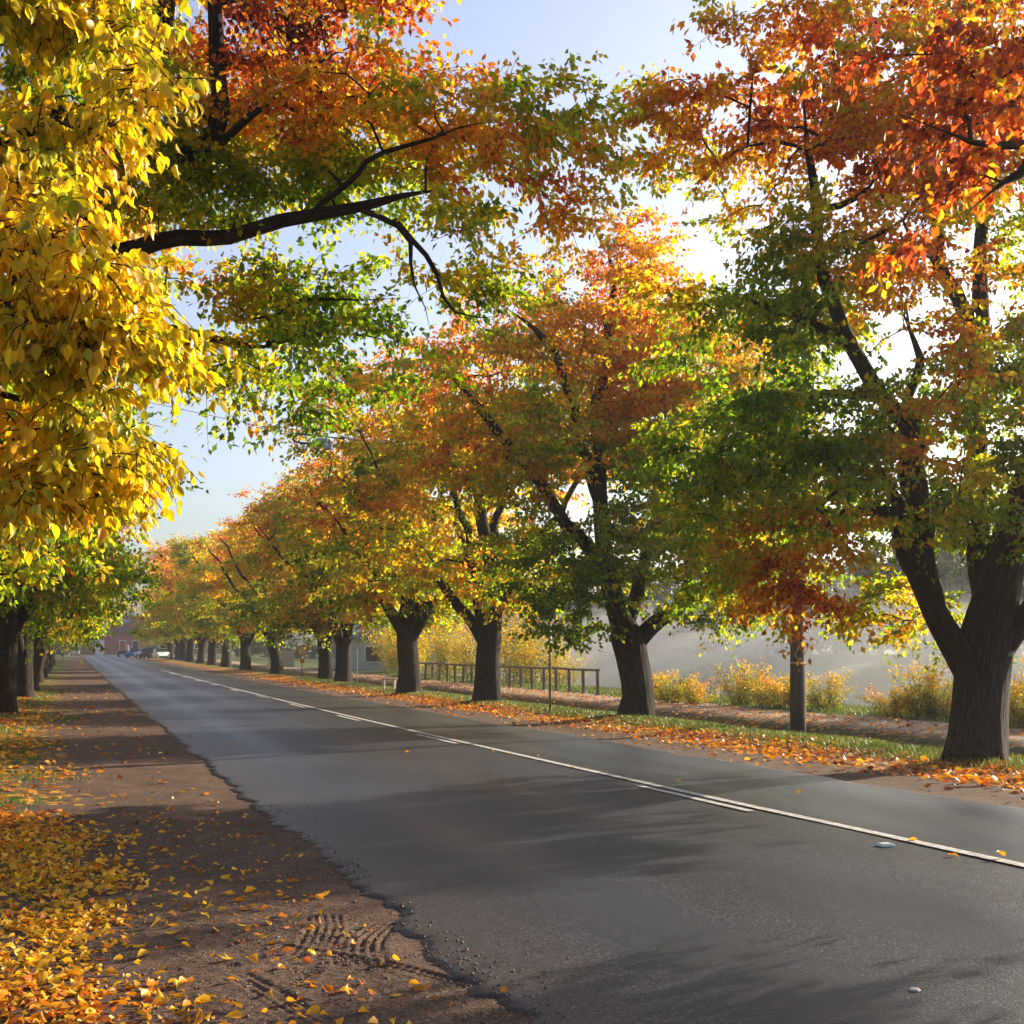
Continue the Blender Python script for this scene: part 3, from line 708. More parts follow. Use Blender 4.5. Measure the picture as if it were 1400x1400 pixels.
# --- tree B: second tree of the row across the road
rng = np.random.RandomState(23)
bB = gbase(13.2, 28.9); dB = 31.7
def pB(px, py, dd=0): return pt(px, py, dB + dd)
limbs = [([bB, pB(873, 950), pB(866, 900), pB(862, 872), pB(846, 845), pB(832, 800, -.3), pB(822, 720, -.5), pB(818, 620, -.5), pB(820, 520, -.5), pB(832, 420, -.4), pB(835, 330, -.3)], [.43, .37, .38, .40, .26, .22, .19, .16, .12, .08, .03]),
         ([pB(870, 880), pB(893, 850), pB(925, 835, -.2), pB(960, 812, -.5), pB(1010, 790, -.8), pB(1060, 760, -1.2)], [.22, .2, .17, .14, .09, .04]),
         ([pB(832, 800, -.3), pB(800, 740, -1), pB(755, 690, -1.6), pB(700, 620, -2.4), pB(655, 555, -3), pB(612, 508, -3.4)], [.19, .16, .14, .12, .09, .04]),
         ([pB(822, 700, -.6), pB(795, 600, -1.4), pB(770, 520, -2), pB(735, 450, -2.5), pB(690, 420, -3)], [.13, .12, .10, .08, .03]),
         ([pB(855, 860), pB(878, 790, .5), pB(895, 700, .9), pB(905, 600, 1.2), pB(930, 500, 1.4), pB(950, 400, 1.5)], [.2, .17, .14, .11, .08, .03]),
         ([pB(925, 835, -.2), pB(960, 740, -.4), pB(975, 690, -.7), pB(990, 640, -.9)], [.12, .09, .06, .03])]
lobB = [L3(840, 520, 31.5, 2.9, 3.2, 2.6), L3(775, 760, 31, 2.4, 2.6, 1.3), L3(930, 760, 30.5, 2.5, 2.6, 1.4, 1.2), L3(980, 840, 30.5, 1.3, 1.4, .5, 1.6), L3(790, 845, 30, 1.3, 1.6, .5, 1.5), L3(690, 600, 29.5, 2.4, 2.6, 1.6),
        L3(850, 370, 31.2, 1.8, 2.2, 1.3), L3(950, 600, 31.5, 2.6, 3, 2.2), L3(700, 440, 29, 1.3, 1.8, .8, .7), L3(1040, 720, 33, 2.4, 3, 1.6, .9), L3(1010, 500, 33, 2.4, 3, 2.0, .7), L3(580, 520, 28.5, 1.1, 1.5, .8, .7)]
exB = blobs(blob(pt(960, 700, 29), 1.5, .42), blob(pt(850, 520, 29.5), 1.5, .2), blob(pt(850, 350, 31), 2.2, .25), blob(pt(640, 600, 28.5), 1.6, .25), blob(pt(780, 840, 30), 1.6, -.2))
TB = make_tree(rng, bB, 12, limbs, lobB, 900, 7, 24, .112, 'low', tint_field(.21, .44, 3.6, 10.0, 9, .26, exB), droop=.55, noise_cut=.0, spread=.8)
place_tree('elm_tree', TB, bB, 'orange and green tree standing between the sign post and the timber pole', 'tree', 'avenue trees across the road', hero=True)

# --- tree L: the tree whose limbs reach over the road from the gravel verge
rng = np.random.RandomState(37)
bL = gbase(-2.2, 17.6); dL = 16.5
def pL(px, py, dd=0): return pt(px, py, dL + dd)
limbs = [([bL, pL(-100, 900), pL(-95, 780), pL(-80, 640), pL(-40, 520), pL(20, 420), pL(90, 330), pL(160, 240), pL(215, 120), pL(240, 0), pL(260, -160)], [.46, .40, .38, .36, .32, .27, .23, .19, .15, .11, .06]),
         ([pL(60, 370), pL(150, 345, -.3), pL(240, 325, -.5), pL(300, 322, -.7), pL(360, 306, -.8), pL(420, 298, -.9), pL(480, 285, -1), pL(535, 272, -1.1), pL(590, 262, -1.2), pL(650, 268, -1.3)], [.15, .125, .105, .095, .088, .08, .07, .055, .03, .01]),
         ([pL(490, 285, -1), pL(540, 300, -1.2), pL(570, 335, -1.3), pL(585, 380, -1.4), pL(592, 450, -1.5)], [.04, .036, .03, .024, .01]),
         ([pL(540, 300, -1.2), pL(600, 370, -1.3), pL(625, 440, -1.4), pL(690, 430, -1.5)], [.035, .03, .025, .01]),
         ([pL(-60, 560), pL(60, 470, -.2), pL(150, 452, -.3), pL(230, 455, -.4), pL(300, 470, -.5), pL(345, 478, -.5), pL(378, 465, -.6)], [.13, .11, .095, .085, .08, .07, .055]),
         ([pL(370, 466, -.6), pL(356, 430, -.7), pL(400, 405, -.8), pL(470, 412, -.9), pL(560, 405, -1)], [.04, .035, .025, .02, .01]),
         ([pL(365, 470, -.6), pL(440, 455, -.8), pL(500, 458, -1), pL(560, 470, -1.1)], [.04, .025, .018, .008]),
         ([pL(160, 240), pL(240, 215, -.4), pL(300, 200, -.6), pL(302, 140, -.7), pL(300, 70, -.8), pL(290, -10, -.9), pL(280, -120, -1)], [.13, .12, .12, .11, .10, .08, .05]),
         ([pL(303, 195, -.6), pL(345, 150, -1), pL(420, 100, -1.4), pL(500, 40, -1.8)], [.06, .05, .035, .012]),
         ([pL(420, 298, -.9), pL(500, 220, -1.4), pL(600, 180, -1.8), pL(700, 170, -2)], [.04, .034, .025, .01])]
lobL = [L3(330, 170, 16.4, 1.9, 2.0, 1.0), L3(520, 190, 15.8, 1.7, 1.9, .95), L3(690, 220, 15.2, 1.15, 1.5, .8), L3(440, 40, 16, 1.4, 2, .75, .9),
        L3(430, 400, 16, 1.2, 1.5, .5, .75), L3(400, 520, 15.8, .8, .9, .42, 1.0), L3(480, 455, 15.6, .9, 1.2, .4, 1.0), L3(350, 390, 15.8, .9, 1.2, .45, 1.0), L3(180, 280, 16.5, 1.6, 1.8, .9), L3(80, 100, 17, 1.9, 2.2, 1.4), L3(300, -130, 16.5, 2.6, 2.2, 1.0, .7),
        L3(650, 360, 15.3, .9, 1.2, .55), L3(760, 300, 15.2, .55, .9, .5, .6), L3(80, 650, 19, 1.6, 1.6, 1.3, .8), L3(-120, 350, 17, 2.0, 2.2, 2.0, .7), L3(-300, 100, 17, 2.4, 2.4, 2.4, .5), L3(270, 480, 16.4, 1.0, 1.2, .6, .8), L3(560, 500, 15.3, .6, .9, .3, .7)]
exL = blobs(blob(pt(600, 200, 15.5), 1.7, .19), blob(pt(370, 20, 16), 1.2, .62), blob(pt(200, 330, 16.0), 1.3, .3), blob(pt(360, 130, 15), .7, .35), blob(pt(180, 130, 16), 1.4, -.2), blob(pt(760, 250, 15.2), 1, .3), blob(pt(620, 350, 15.3), 1, .25), blob(pt(430, 230, 16), .9, -.25), blob(pt(520, 40, 16), 1.2, .32))
TL = make_tree(rng, bL, 12, limbs, lobL, 900, 8, 22, .096, 'mid', tint_field(.18, .38, 6.0, 9.8, 15, .24, exL), droop=.55, noise_cut=.0, spread=.68)
place_tree('elm_tree', TL, bL, 'tall tree on the gravel verge whose long dark limbs arch over the road', 'tree', 'avenue trees along the gravel verge', hero=False)

# --- near tree across the road, only its red branches hang into view
rng = np.random.RandomState(41)
bN = gbase(13.6, 2.6)
limbs = [([bN, bN + (0, 0, 2.2), bN + (-.3, .6, 3.6), bN + (-.6, 3.2, 5.6), bN + (-.9, 6.0, 6.9), bN + (-1.2, 8.0, 8.0)], [.46, .40, .30, .2, .12, .04]),
         ([bN + (-.1, .2, 2.8), bN + (.8, -1, 5), bN + (1.2, -2, 8), bN + (1, -2.4, 10)], [.28, .2, .12, .04]),
         ([bN + (-.4, 2.2, 4.6), bN + (-2.6, 3.4, 5.6), pt(1480, 200, 10.5), pt(1430, 195, 10.1), pt(1370, 200, 9.7), pt(1290, 170, 9.5), pt(1210, 150, 9.4)], [.08, .06, .05, .04, .03, .02, .01]),
         ([pt(1430, 195, 9.8), pt(1390, 262, 9.6), pt(1340, 245, 9.5), pt(1300, 290, 9.5)], [.06, .05, .03, .012])]
lobN = [L3(1370, 110, 10.0, 0.77, 0.97, 0.45), L3(1290, 60, 9.9, 0.58, 0.77, 0.39), L3(1360, 220, 9.8, 0.52, 0.65, 0.32), L3(1255, 300, 9.7, 0.29, 0.39, 0.23), L3(1200, 180, 9.7, 0.39, 0.58, 0.29, .8), L3(1500, 80, 10.2, 0.97, 1.03, 0.77, .6),
        (bN + (1, -1.5, 8.2), (3.2, 3.0, 2.4), .3), ((11.0, 7.9, 3.0), (1.4, 1.3, .7), 1.3)]
TN = make_tree(rng, bN, 12, limbs, lobN, 330, 6, 20, .088, 'mid', lambda q, r: .85 + .22 * vnoise(q[:, 0] * .9, q[:, 1] * .9, q[:, 2] * 1.2) - .2 * (vnoise(q[:, 0] * 1.3 + 8, q[:, 1], q[:, 2] * 1.5) > .35), droop=.9, noise_cut=-.05, spread=.5)
place_tree('elm_tree', TN, bN, 'tree mostly out of view whose deep red leaves hang in the upper corner', 'tree', 'avenue trees across the road', singles=120)

# --- the yellow tree close to the camera
rng = np.random.RandomState(53)
bY = gbase(-3.4, 5.0)
limbs = [([bY, bY + (0, 0, 1.4), bY + (.15, .2, 2.4), bY + (.3, .5, 3.8), bY + (.4, .8, 5.4)], [.17, .14, .12, .08, .03]),
         ([bY + (.1, .1, 1.9), pt(-250, 740, 6.4), pt(-90, 720, 6.9), pt(20, 690, 7.1), pt(90, 665, 7.2)], [.07, .045, .03, .02, .007]),
         ([bY + (.15, .2, 2.4), pt(-220, 560, 6.3), pt(-60, 520, 6.8), pt(80, 560, 7.0), pt(190, 590, 7.1)], [.07, .045, .028, .018, .006]),
         ([bY + (.2, .3, 2.9), pt(-200, 450, 6.2), pt(-40, 430, 6.8), pt(110, 455, 7.1), pt(250, 490, 7.3), pt(310, 500, 7.4)], [.07, .045, .03, .02, .012, .005]),
         ([bY + (.3, .5, 3.6), pt(-180, 250, 6.3), pt(-20, 200, 6.7), pt(100, 150, 7), pt(210, 90, 7.2), pt(260, 90, 7.2)], [.06, .04, .03, .02, .012, .005]),
         ([bY + (.3, .5, 3.4), pt(-170, 330, 6.3), pt(-10, 330, 6.6), pt(90, 360, 6.9), pt(190, 370, 7.0)], [.055, .04, .028, .016, .005]),
         ([bY + (.35, .6, 4.2), pt(-150, 60, 6.6), pt(10, 0, 7), pt(150, -30, 7.2), pt(220, 0, 7.3)], [.05, .035, .025, .015, .006])]
lobY = [L3(60, 50, 6.9, .5, .9, .42), L3(180, 50, 7.1, .28, .7, .22), L3(50, 190, 6.8, .42, .9, .2), L3(245, 95, 7.1, .12, .3, .10, .9), L3(100, 130, 6.8, .42, .9, .2), L3(60, 400, 6.8, .5, .9, .36), L3(190, 410, 7.0, .25, .7, .17),
        L3(110, 500, 7.0, .6, .9, .3), L3(255, 500, 7.2, .24, .6, .19), L3(90, 620, 7.0, .48, .9, .3), L3(150, 590, 7.1, .28, .7, .22), L3(60, 690, 7.1, .36, .8, .16), L3(30, 290, 6.8, .3, .8, .25, .6), L3(-220, 300, 6.8, .8, 1, 1.6, .5), L3(-200, 620, 6.8, .7, 1, .6, .5), L3(0, -140, 7, 1.0, 1, .5, .5)]
tintY = lambda q, r: .34 + .34 * vnoise(q[:, 0] * 2.6, q[:, 1] * 2.6, q[:, 2] * 2.9) - .08 * sstep(4.4, 5.0, q[:, 2]) + .14 * r.normal(size=len(q))
TY = make_tree(rng, bY, 6, limbs, lobY, 800, 4, 8, .077, 'hero', tintY, droop=1.3, noise_cut=-.02, spread=.28, tip_r=.0028, lsig=.12)
place_tree('yellow_leaved_tree', TY, bY, 'bright yellow tree close by, broad pointed leaves hanging over the gravel verge', 'tree', None, singles=300, matname='yellow_leaf')

# --- the other avenue trees: three built forms, copied and turned
def generic(seed, tint0, H=11.6, rad=4.9, fork=1.95, nt_=460, leaf=.14, lv=21, kind='low'):
    rng = np.random.RandomState(seed); base = np.zeros(3)
    tr = .42
    top = np.array((rng.normal() * .1, rng.normal() * .1, fork))
    limbs = [([base, (0, 0, .8), top, top + (rng.normal() * .3, rng.normal() * .3, 2.0), top + (rng.normal() * .5, rng.normal() * .5, 4.4), top + (0, 0, 7.2)], [tr, tr * .86, tr * .82, tr * .5, tr * .3, tr * .1])]
    n = 6; a0 = rng.rand() * 6
    for k in range(n):
        a = a0 + k * 2 * math.pi / n + rng.normal() * .2; c = np.array((math.cos(a), math.sin(a), 0)); hh = fork - .3 + rng.rand() * 1.0
        rise = .7 + .9 * rng.rand()
        limbs.append(([(0, 0, hh - .4), c * .5 + (0, 0, hh + .5), c * rad * .35 + (0, 0, hh + 1.2 + rise), c * rad * .62 + (0, 0, hh + 2.2 + rise * 1.7), c * rad * .85 + (0, 0, hh + 2.6 + rise * 2.4)], [tr * .46, tr * .38, tr * .26, tr * .15, tr * .05]))
    lobes = []
    for k in range(11):
        a = rng.rand() * 6.28; r_ = rad * (.30 + .38 * rng.rand()); h_ = 3.2 + (H - 5.5) * rng.rand()
        lobes.append(((math.cos(a) * r_, math.sin(a) * r_, h_), (2.1, 2.1, 1.25), 1.0))
    lobes += [((0, 0, H - 2.3), (2.2, 2.2, 1.9), .9), ((0, 0, H - 4.8), (3.4, 3.4, 2.2), .5), ((0, 0, 3.5), (rad * .8, rad * .8, .9), 1.1)]
    T = make_tree(rng, base, H, limbs, lobes, nt_, 6, lv, leaf, kind, tint_field(tint0 - .06, tint0 + .27, 2.6, H - .5, seed * 1.7, .34), droop=.5, noise_cut=.0, spread=.95, tip_r=.009)
    r = empty('elm_tree', (0, 0, 0)); link('trunk', wood_mesh('trunk', T, base, trunk_sides=16, min_r=.012, twigs=False), r)
    c = link('crown', crown_mesh('crown', T, base), r); c['kind'] = 'stuff'
    return r
forms = [generic(61, .30), generic(67, .39), generic(71, .22), generic(79, .40, H=12.4, rad=5.6)]
used = [False] * 4
def put(form, x, y, label, group, scale=1.0, rot=None, cat='tree', zs=1.0):
    r = forms[form] if not used[form] else copy_tree(forms[form]); used[form] = True
    r.location = (x, y, float(gh(x, y)) - .06); r.rotation_euler = (0, 0, rot if rot is not None else random.random() * 6.28); r.scale = (scale, scale, scale * zs)
    for k in list(r.keys()):
        if k in ('group', 'category', 'label'): del r[k]
    tag(r, label, cat, group); return r
random.seed(8)
GR, GL = 'avenue trees across the road', 'avenue trees along the gravel verge'
right = [(12.6, 39.0, 3, 1.13, 'orange crowned tree across the road whose trunk hides the middle of the rail fence'),
         (12.2, 47.6, 0, 1.16, 'fourth trunk along the row across the road, beside the low white-legged bench'),
         (12.9, 63.5, 1, 1.12, 'nearer tree of the close pair of trunks before the pale blue house'),
         (13.0, 68.6, 2, 1.12, 'farther tree of the close pair of trunks before the pale blue house'),
         (13.0, 86, 3, 1.1, 'stout trunk just past the round sign across the road'),
         (13.1, 103, 0, 1.15, 'first crowded far trunk past the pale blue house'),
         (13.0, 116, 1, 1.15, 'second crowded far trunk past the pale blue house'),
         (13.0, 128, 2, 1.2, 'darker green tree past the house, third of the crowded far trunks'),
         (13.1, 140, 3, 1.15, 'fourth of the crowded far trunks across the road'),
         (13.0, 152, 0, 1.2, 'fifth of the crowded far trunks across the road'),
         (13.4, 166, 1, 1.35, 'sixth of the crowded far trunks across the road, yellowish crown'),
         (14.0, 182, 2, 1.35, 'far tree just before the parked cars across the road'),
         (14.5, 204, 3, 1.15, 'far tree standing behind the parked cars'),
         (15, 226, 1, 1.1, 'last tree across the road before the brick building')]
for x, y, f, s, l in right: put(f, x, y, l, GR, s * .97, zs=1.04)
left = [(-2.3, 27.5, 0, .96, 'verge tree whose trunk stands just at the edge of the view'), (-1.75, 37.3, 2, .9, 'verge tree whose dark trunk stands nearest in full view'),
        (-1.7, 50.3, 1, .92, 'verge tree with the broad trunk right behind the nearest visible trunk'), (-1.65, 57.7, 0, .92, 'verge tree partly hidden by the broad second trunk'),
        (-1.7, 71, 3, .85, 'fourth visible trunk of the verge row, slightly leaning'), (-1.7, 83, 2, .9, 'fifth visible trunk of the verge row'), (-1.75, 95, 1, .9, 'sixth visible trunk of the verge row'),
        (-1.8, 108, 0, .9, 'seventh visible trunk of the verge row'), (-1.9, 122, 2, .9, 'eighth visible trunk of the verge row'), (-1.9, 137, 1, .9, 'ninth visible trunk of the verge row, just before the thin marker post'),
        (-2.4, 156, 3, .8, 'second last tree of the verge row, near the parked dark van'), (-3.2, 178, 0, .8, 'last tree of the verge row, near the parked dark van')]
for x, y, f, s, l in left: put(f, x, y, l, GL, s, zs=1.27 if y < 30 else 1.18 if y < 60 else 1.1)

# trees far behind, beyond the misty water and beyond the town
leaf_mat('distant_leaf', [(0, (.03, .05, .02)), (.5, (.06, .085, .03)), (1, (.16, .12, .04))], .35, .6, 1.3)
def far_form(seed, H, rad):
    rng = np.random.RandomState(seed); base = np.zeros(3)
    limbs = [([base, (0, 0, 1.5), (.1, 0, H * .5), (0, .1, H * .9)], [.3, .25, .15, .04])]
    lobes = [((rng.normal() * rad * .35, rng.normal() * rad * .35, H * (.15 + .7 * rng.rand())), (rad * .65, rad * .65, H * .2), 1) for k in range(9)]
    T = make_tree(rng, base, H, limbs, lobes, 200, 7, 26, .30, 'low', lambda q, r: .35 + .35 * vnoise(q[:, 0] * .5, q[:, 1] * .5, q[:, 2] * .5 + seed), droop=.3, noise_cut=-.2, spread=1.4, tip_r=.012)
    r = empty('distant_tree', (0, 0, 0)); link('trunk', wood_mesh('trunk', T, base, trunk_sides=8, min_r=.03, twigs=False), r)
    c = link('crown', crown_mesh('crown', T, base, None, 'distant_leaf'), r); c['kind'] = 'stuff'; return r
ff = [far_form(101, 11, 4.6), far_form(103, 9, 4.2), far_form(107, 13, 4.4)]
rs = random.Random(4); k = 0
spots = []
for i in range(27): spots.append((56 + rs.random() * 9, 22 + i * 7.5 + rs.random() * 3))
for i in range(27): spots.append((72 + rs.random() * 12, 18 + i * 9 + rs.random() * 4))
for i, (x, y) in enumerate(spots):
    r = ff[i % 3] if i < 3 else copy_tree(ff[i % 3])
    r.location = (x, y, float(gh(x, y)) - .2); r.rotation_euler = (0, 0, rs.random() * 6.28); s = .68 + .3 * rs.random(); r.scale = (s * 1.15, s * 1.15, s)
    tag(r, 'grey-green tree fading into the mist on the far bank of the water', 'tree', 'misty trees beyond the water')
for i, (x, y) in enumerate([(-14, 300), (0, 318), (12, 322), (26, 312), (40, 300), (-28, 290), (-16, 240), (-12, 205), (-14, 170), (30, 250), (26, 215), (28, 185)]):
    r = copy_tree(ff[(i + 1) % 3]); r.location = (x, y, float(gh(x, y)) - .2); r.rotation_euler = (0, 0, rs.random() * 6.28); r.scale = (1.1, 1.1, .95)
    tag(r, 'dull green tree beyond the houses at the far end of the avenue', 'tree', 'trees around the far buildings')

# ------------------------------------------------------------------ shrubs, reeds
leaf_mat('shrub_leaf', [(0, (.05, .09, .012)), (.45, (.24, .22, .015)), (.7, (.42, .27, .015)), (1, (.42, .15, .02))], .55, .5, 1.7)
def shrub(seed, H, rad, n, name='shrub', tint=.45, leaf=.07):
    rng = np.random.RandomState(seed)
    r = empty(name, (0, 0, 0)); b_ = MB(); q = []
    for k in range(26):
        a = rng.rand() * 6.28; o = rad * .35 * rng.rand() ** .5; s = np.array((math.cos(a) * o, math.sin(a) * o, 0)); a += rng.normal() * .5
        h = H * (.3 + .85 * rng.rand() ** .8); out = rad * (.2 + 1.0 * rng.rand())
        e = np.array((math.cos(a) * out, math.sin(a) * out, h)); m = (s + e) / 2 + (0, 0, h * .12)
        b_.tube([s, m, e], [.012, .008, .003], 3, False)
        u = rng.rand(n, 1) ** .65; p = (1 - u) ** 2 * s + 2 * u * (1 - u) * m + u ** 2 * e + rng.normal(size=(n, 3)) * np.array((.12, .12, .08)) * H * .75
        p[:, 2] = np.abs(p[:, 2]); q.append(p)
    q = np.concatenate(q); m_ = len(q); A = rng.normal(size=(m_, 3)); A[:, 2] += .5; N = rng.normal(size=(m_, 3)) + (0, 0, .5)
    V, F_, k = leaves_arrays(q, A, N, leaf * (.6 + .8 * rng.rand(m_)), 'low')
    t = np.clip(tint - .22 + .45 * np.clip(q[:, 2] / H, 0, 1.2) + .4 * vnoise(q[:, 0] * 2 + seed, q[:, 1] * 2, q[:, 2] * 2) + rng.normal(size=m_) * .1, 0, 1)
    c = link('foliage', np_mesh('foliage', V, F_, 3, MT['shrub_leaf'], False, {'tint': np.repeat(t, k), 'lum': np.repeat(np.clip(1 + rng.normal(size=m_) * .2, .6, 1.5), k)}), r); c['kind'] = 'stuff'
    b_.build('stems', MT['bark'], r); return r
sf = [shrub(1, 1.35, 1.0, 150), shrub(2, 1.1, 1.1, 150, tint=.55), shrub(3, 1.6, .9, 150, tint=.35), shrub(4, 4.2, 2.4, 260, tint=.5, leaf=.12)]
su = [False] * 4
def put_shrub(f, x, y, s, label, group):
    r = sf[f] if not su[f] else copy_tree(sf[f]); su[f] = True
    for k_ in ('label', 'category', 'group'):
        if k_ in r: del r[k_]
    r.location = (x, y, float(gh(x, y)) - .03); r.rotation_euler = (0, 0, rs.random() * 6.28); r.scale = (s * (.85 + .4 * rs.random()), s, s * (.75 + .6 * rs.random())); tag(r, label, 'shrub', group)
SL = {895: 'half hidden behind the second trunk', 915: 'first one clear of the second trunk', 950: 'second one clear of the second trunk', 1015: 'midway between second trunk and timber pole',
      1050: 'tall narrow one just short of the timber pole', 1075: 'low wide one right behind the timber pole', 1130: 'tall one just past the timber pole', 
      1225: 'low wide one halfway from the pole to the thickest trunk', 1262: 'tall narrow one short of the thickest trunk', 1290: 'behind the thickest trunk', 1395: 'low wide one just past the thickest trunk', 1440: 'tall one beyond the thickest trunk at the picture edge'}
for px, py, d, f, s in [(915, 968, 40, 0, .95), (950, 968, 39, 1, .95), (1015, 968, 38, 0, 1.0), (1050, 970, 37, 2, .85), (1075, 972, 36, 1, 1.0), (1130, 975, 35, 2, .95), (1225, 985, 31, 1, .8), (1262, 985, 30.5, 2, .85), (1290, 990, 30, 0, .9),
                        (1395, 1000, 27, 1, .9), (1440, 1000, 26, 2, .9), (895, 965, 42, 2, .8)]:
    p = pt(px, py, d); put_shrub(f, p[0], p[1], s * .8, 'golden-leaved shrub on the bank, ' + SL[px], 'golden shrubs along the bank')
BL = {610: 'by its far end', 650: 'hidden in part by the third trunk', 700: 'just past the third trunk', 735: 'just short of the thin sign post', 560: 'behind the fourth trunk', 600: 'the hindmost and tallest', 770: 'small one nearest the second trunk'}
for px, d, s in [(610, 78, .8), (650, 72, .85), (700, 66, .8), (735, 62, .75), (560, 84, .8), (600, 92, 1.0), (770, 66, .6)]:
    p = pt(px, 930, d); put_shrub(3, p[0], p[1], s, 'tall yellow bush behind the rail fence, ' + BL[px], 'tall bushes behind the rail fence')
HL = {84: 'nearest the avenue', 90: 'middle one of three', 95: 'tucked against its wall'}
for x, y, s in [(21, 84, .7), (22, 90, .7), (24, 95, .65)]:
    put_shrub(3, x, y, s, 'large bush by the pale blue house, ' + HL[y], 'bushes beside the pale blue house')

# ------------------------------------------------------------------ leaf litter, grass, gravel
def scatter_litter(seed, n, xr, yr, dens, size, kind, lift=.012, tint0=.35):
    rng = np.random.RandomState(seed)
    x = rng.uniform(*xr, n); y = yr[0] + (yr[1] - yr[0]) * rng.rand(n) ** 1.3
    keep = rng.rand(n) < dens(x, y); x, y = x[keep], y[keep]; m_ = len(x)
    z = gh(x, y); onr = (x > edge_l(y)) & (x < edge_r(y)); z = np.where(onr, rz_(x, y), z) + lift + .02 * rng.rand(m_)
    a = rng.rand(m_) * 6.28; A = np.stack([np.cos(a), np.sin(a), rng.normal(size=m_) * .25], 1)
    N = np.stack([rng.normal(size=m_) * .75, rng.normal(size=m_) * .75, np.ones(m_)], 1)
    V, F_, k = leaves_arrays(np.stack([x, y, z], 1), A, N, size * (.5 + .9 * rng.rand(m_) ** 1.3), kind, (.6 + 2.4 * rng.rand(m_)) * np.sign(rng.rand(m_) - .35))
    t = np.clip(tint0 + .25 * vnoise(x * .8, y * .8) + .22 * rng.normal(size=m_) + .6 * (rng.rand(m_) < .13), 0, 1)
    return np_mesh('leaf_litter', V, F_, 3, MT['litter_leaf'], False, {'tint': np.repeat(t, k), 'lum': np.repeat(np.clip(1 + .25 * rng.normal(size=m_), .5, 1.6), k)})
dl = lambda x, y: sstep(.75, -.6, x + .55 * fbm(x * .7, y * .5, 4) + .03 * (y - 8)) * (.10 + .62 * sstep(-.1, .35, fbm(x * 1.3, y * .9, 6)))
dl2 = lambda x, y: np.clip(dl(x, y), 0, 1) + .02 * (x < 1.7)
me = scatter_litter(11, 32000, (-2.6, 1.8), (8.2, 14), dl2, .066, 'mid', .006, .2)
tag(link('leaf_litter', me), 'yellow and orange leaf litter on the gravel verge before the first verge tree', kind='stuff')
me = scatter_litter(1, 26000, (-2.2, 1.8), (4.6, 8.2), dl2, .064, 'hero', .006, .16)
tag(link('leaf_litter', me), 'thick yellow and orange leaf litter on the near gravel verge', kind='stuff')
me = scatter_litter(2, 42000, (-4, 1.6), (13, 60), dl2, .10, 'low', .01, .42)
tag(link('leaf_litter', me), 'orange leaf litter along the verge under the tree row', kind='stuff')
dr = lambda x, y: sstep(10.2, 11.1, x + .3 * fbm(x, y * .6, 3)) * sstep(12.7, 12.0, x + .3 * fbm(x, y * .6, 5)) * (.3 + .7 * sstep(-.25, .3, fbm(x * .4, y * .3, 8))) + .05 * (x > 9.5) + .10 * (x > 13.3)
me = scatter_litter(3, 70000, (9.3, 18), (7, 80), dr, .105, 'low', .015, .48)
tag(link('leaf_litter', me), 'orange and rust leaf litter in a strip across the road', kind='stuff')

# single leaves lying loose
rng = np.random.RandomState(77); lp = {}
def loose(x, y, s, tint, label, group):
    key = (round(tint * 8), int(rng.randint(3)))
    if key not in lp:
        V, F_, k = leaves_arrays(np.zeros((1, 3)), np.array([[1., 0, 0]]), np.array([[0., 0, 1]]), np.array([1.]), 'hero', np.array([(1.6, -1.2, 2.6)[key[1]]]))
        lp[key] = np_mesh('fallen_leaf', V, F_, 3, MT['litter_leaf'], False, {'tint': [key[0] / 8] * k, 'lum': [1.1] * k})
    o = link('fallen_leaf', lp[key]); z = float(rz_(x, y)) if (x > edge_l(y) and x < edge_r(y)) else float(gh(x, y))
    o.location = (x, y, z + .022); o.rotation_euler = (rng.normal() * .3, rng.normal() * .3, rng.rand() * 6.28); o.scale = (s, s, s)
    tag(o, label, 'leaf', group)
def gpix(px, py):
    d = 12.0
    for _ in range(12):
        p = pt(px, py, d); z = float(zp(p[1])) - .03; d = (CAMZ - z) * FPX / (py - HZ)
    return pt(px, py, d)
for px, py, s, t_ in [(281, 1210, .12, 0), (288, 1219, .11, 0), (215, 1165, .08, 0), (333, 1197, .08, 0), (392, 1218, .08, .1), (438, 1230, .08, .1), (205, 1274, .11, 0), (230, 1271, .10, .1), (205, 1308, .11, 0), (222, 1305, .09, .7),
                      (340, 1317, .12, .3), (289, 1379, .12, .1), (248, 1297, .07, 0), (365, 1268, .07, .1), (338, 1275, .07, 0), (275, 1260, .07, 0), (298, 1254, .07, .1), (415, 1175, .06, 0), (318, 1151, .07, 0), (272, 1105, .06, .5),
                      (312, 1270, .06, .6), (385, 1333, .06, .4), (245, 1350, .08, 0), (690, 1365, .06, .5), (361, 1249, .05, .3), (291, 1269, .05, .7), (215, 1138, .06, 0), (246, 1122, .06, .6), (150, 1094, .07, .2), (258, 1180, .06, .1)]:
    p = gpix(px, py); loose(p[0], p[1], s, t_, 'curled fallen leaf lying loose on the brown gravel', 'loose leaves on the gravel')
for i in range(70):
    x, y = rng.uniform(-.2, 1.5), rng.uniform(5.2, 12.5)
    if rng.rand() < sstep(1.7, .0, x) + .1: loose(x, y, rng.uniform(.05, .10), rng.rand() ** 2, 'curled fallen leaf lying loose on the brown gravel', 'loose leaves on the gravel')
for px, py in [(307, 1022), (263, 1010), (628, 1014), (673, 1033), (699, 1037), (737, 1040), (787, 1056), (923, 1077), (1091, 1095), (1255, 1161), (1296, 1183), (1373, 1186), (840, 1010), (850, 1005), (560, 1035)]:
    p = gpix(px, py); loose(p[0], p[1], .10, rng.rand() * .3, 'yellow fallen leaf lying on the asphalt', 'loose leaves on the road')

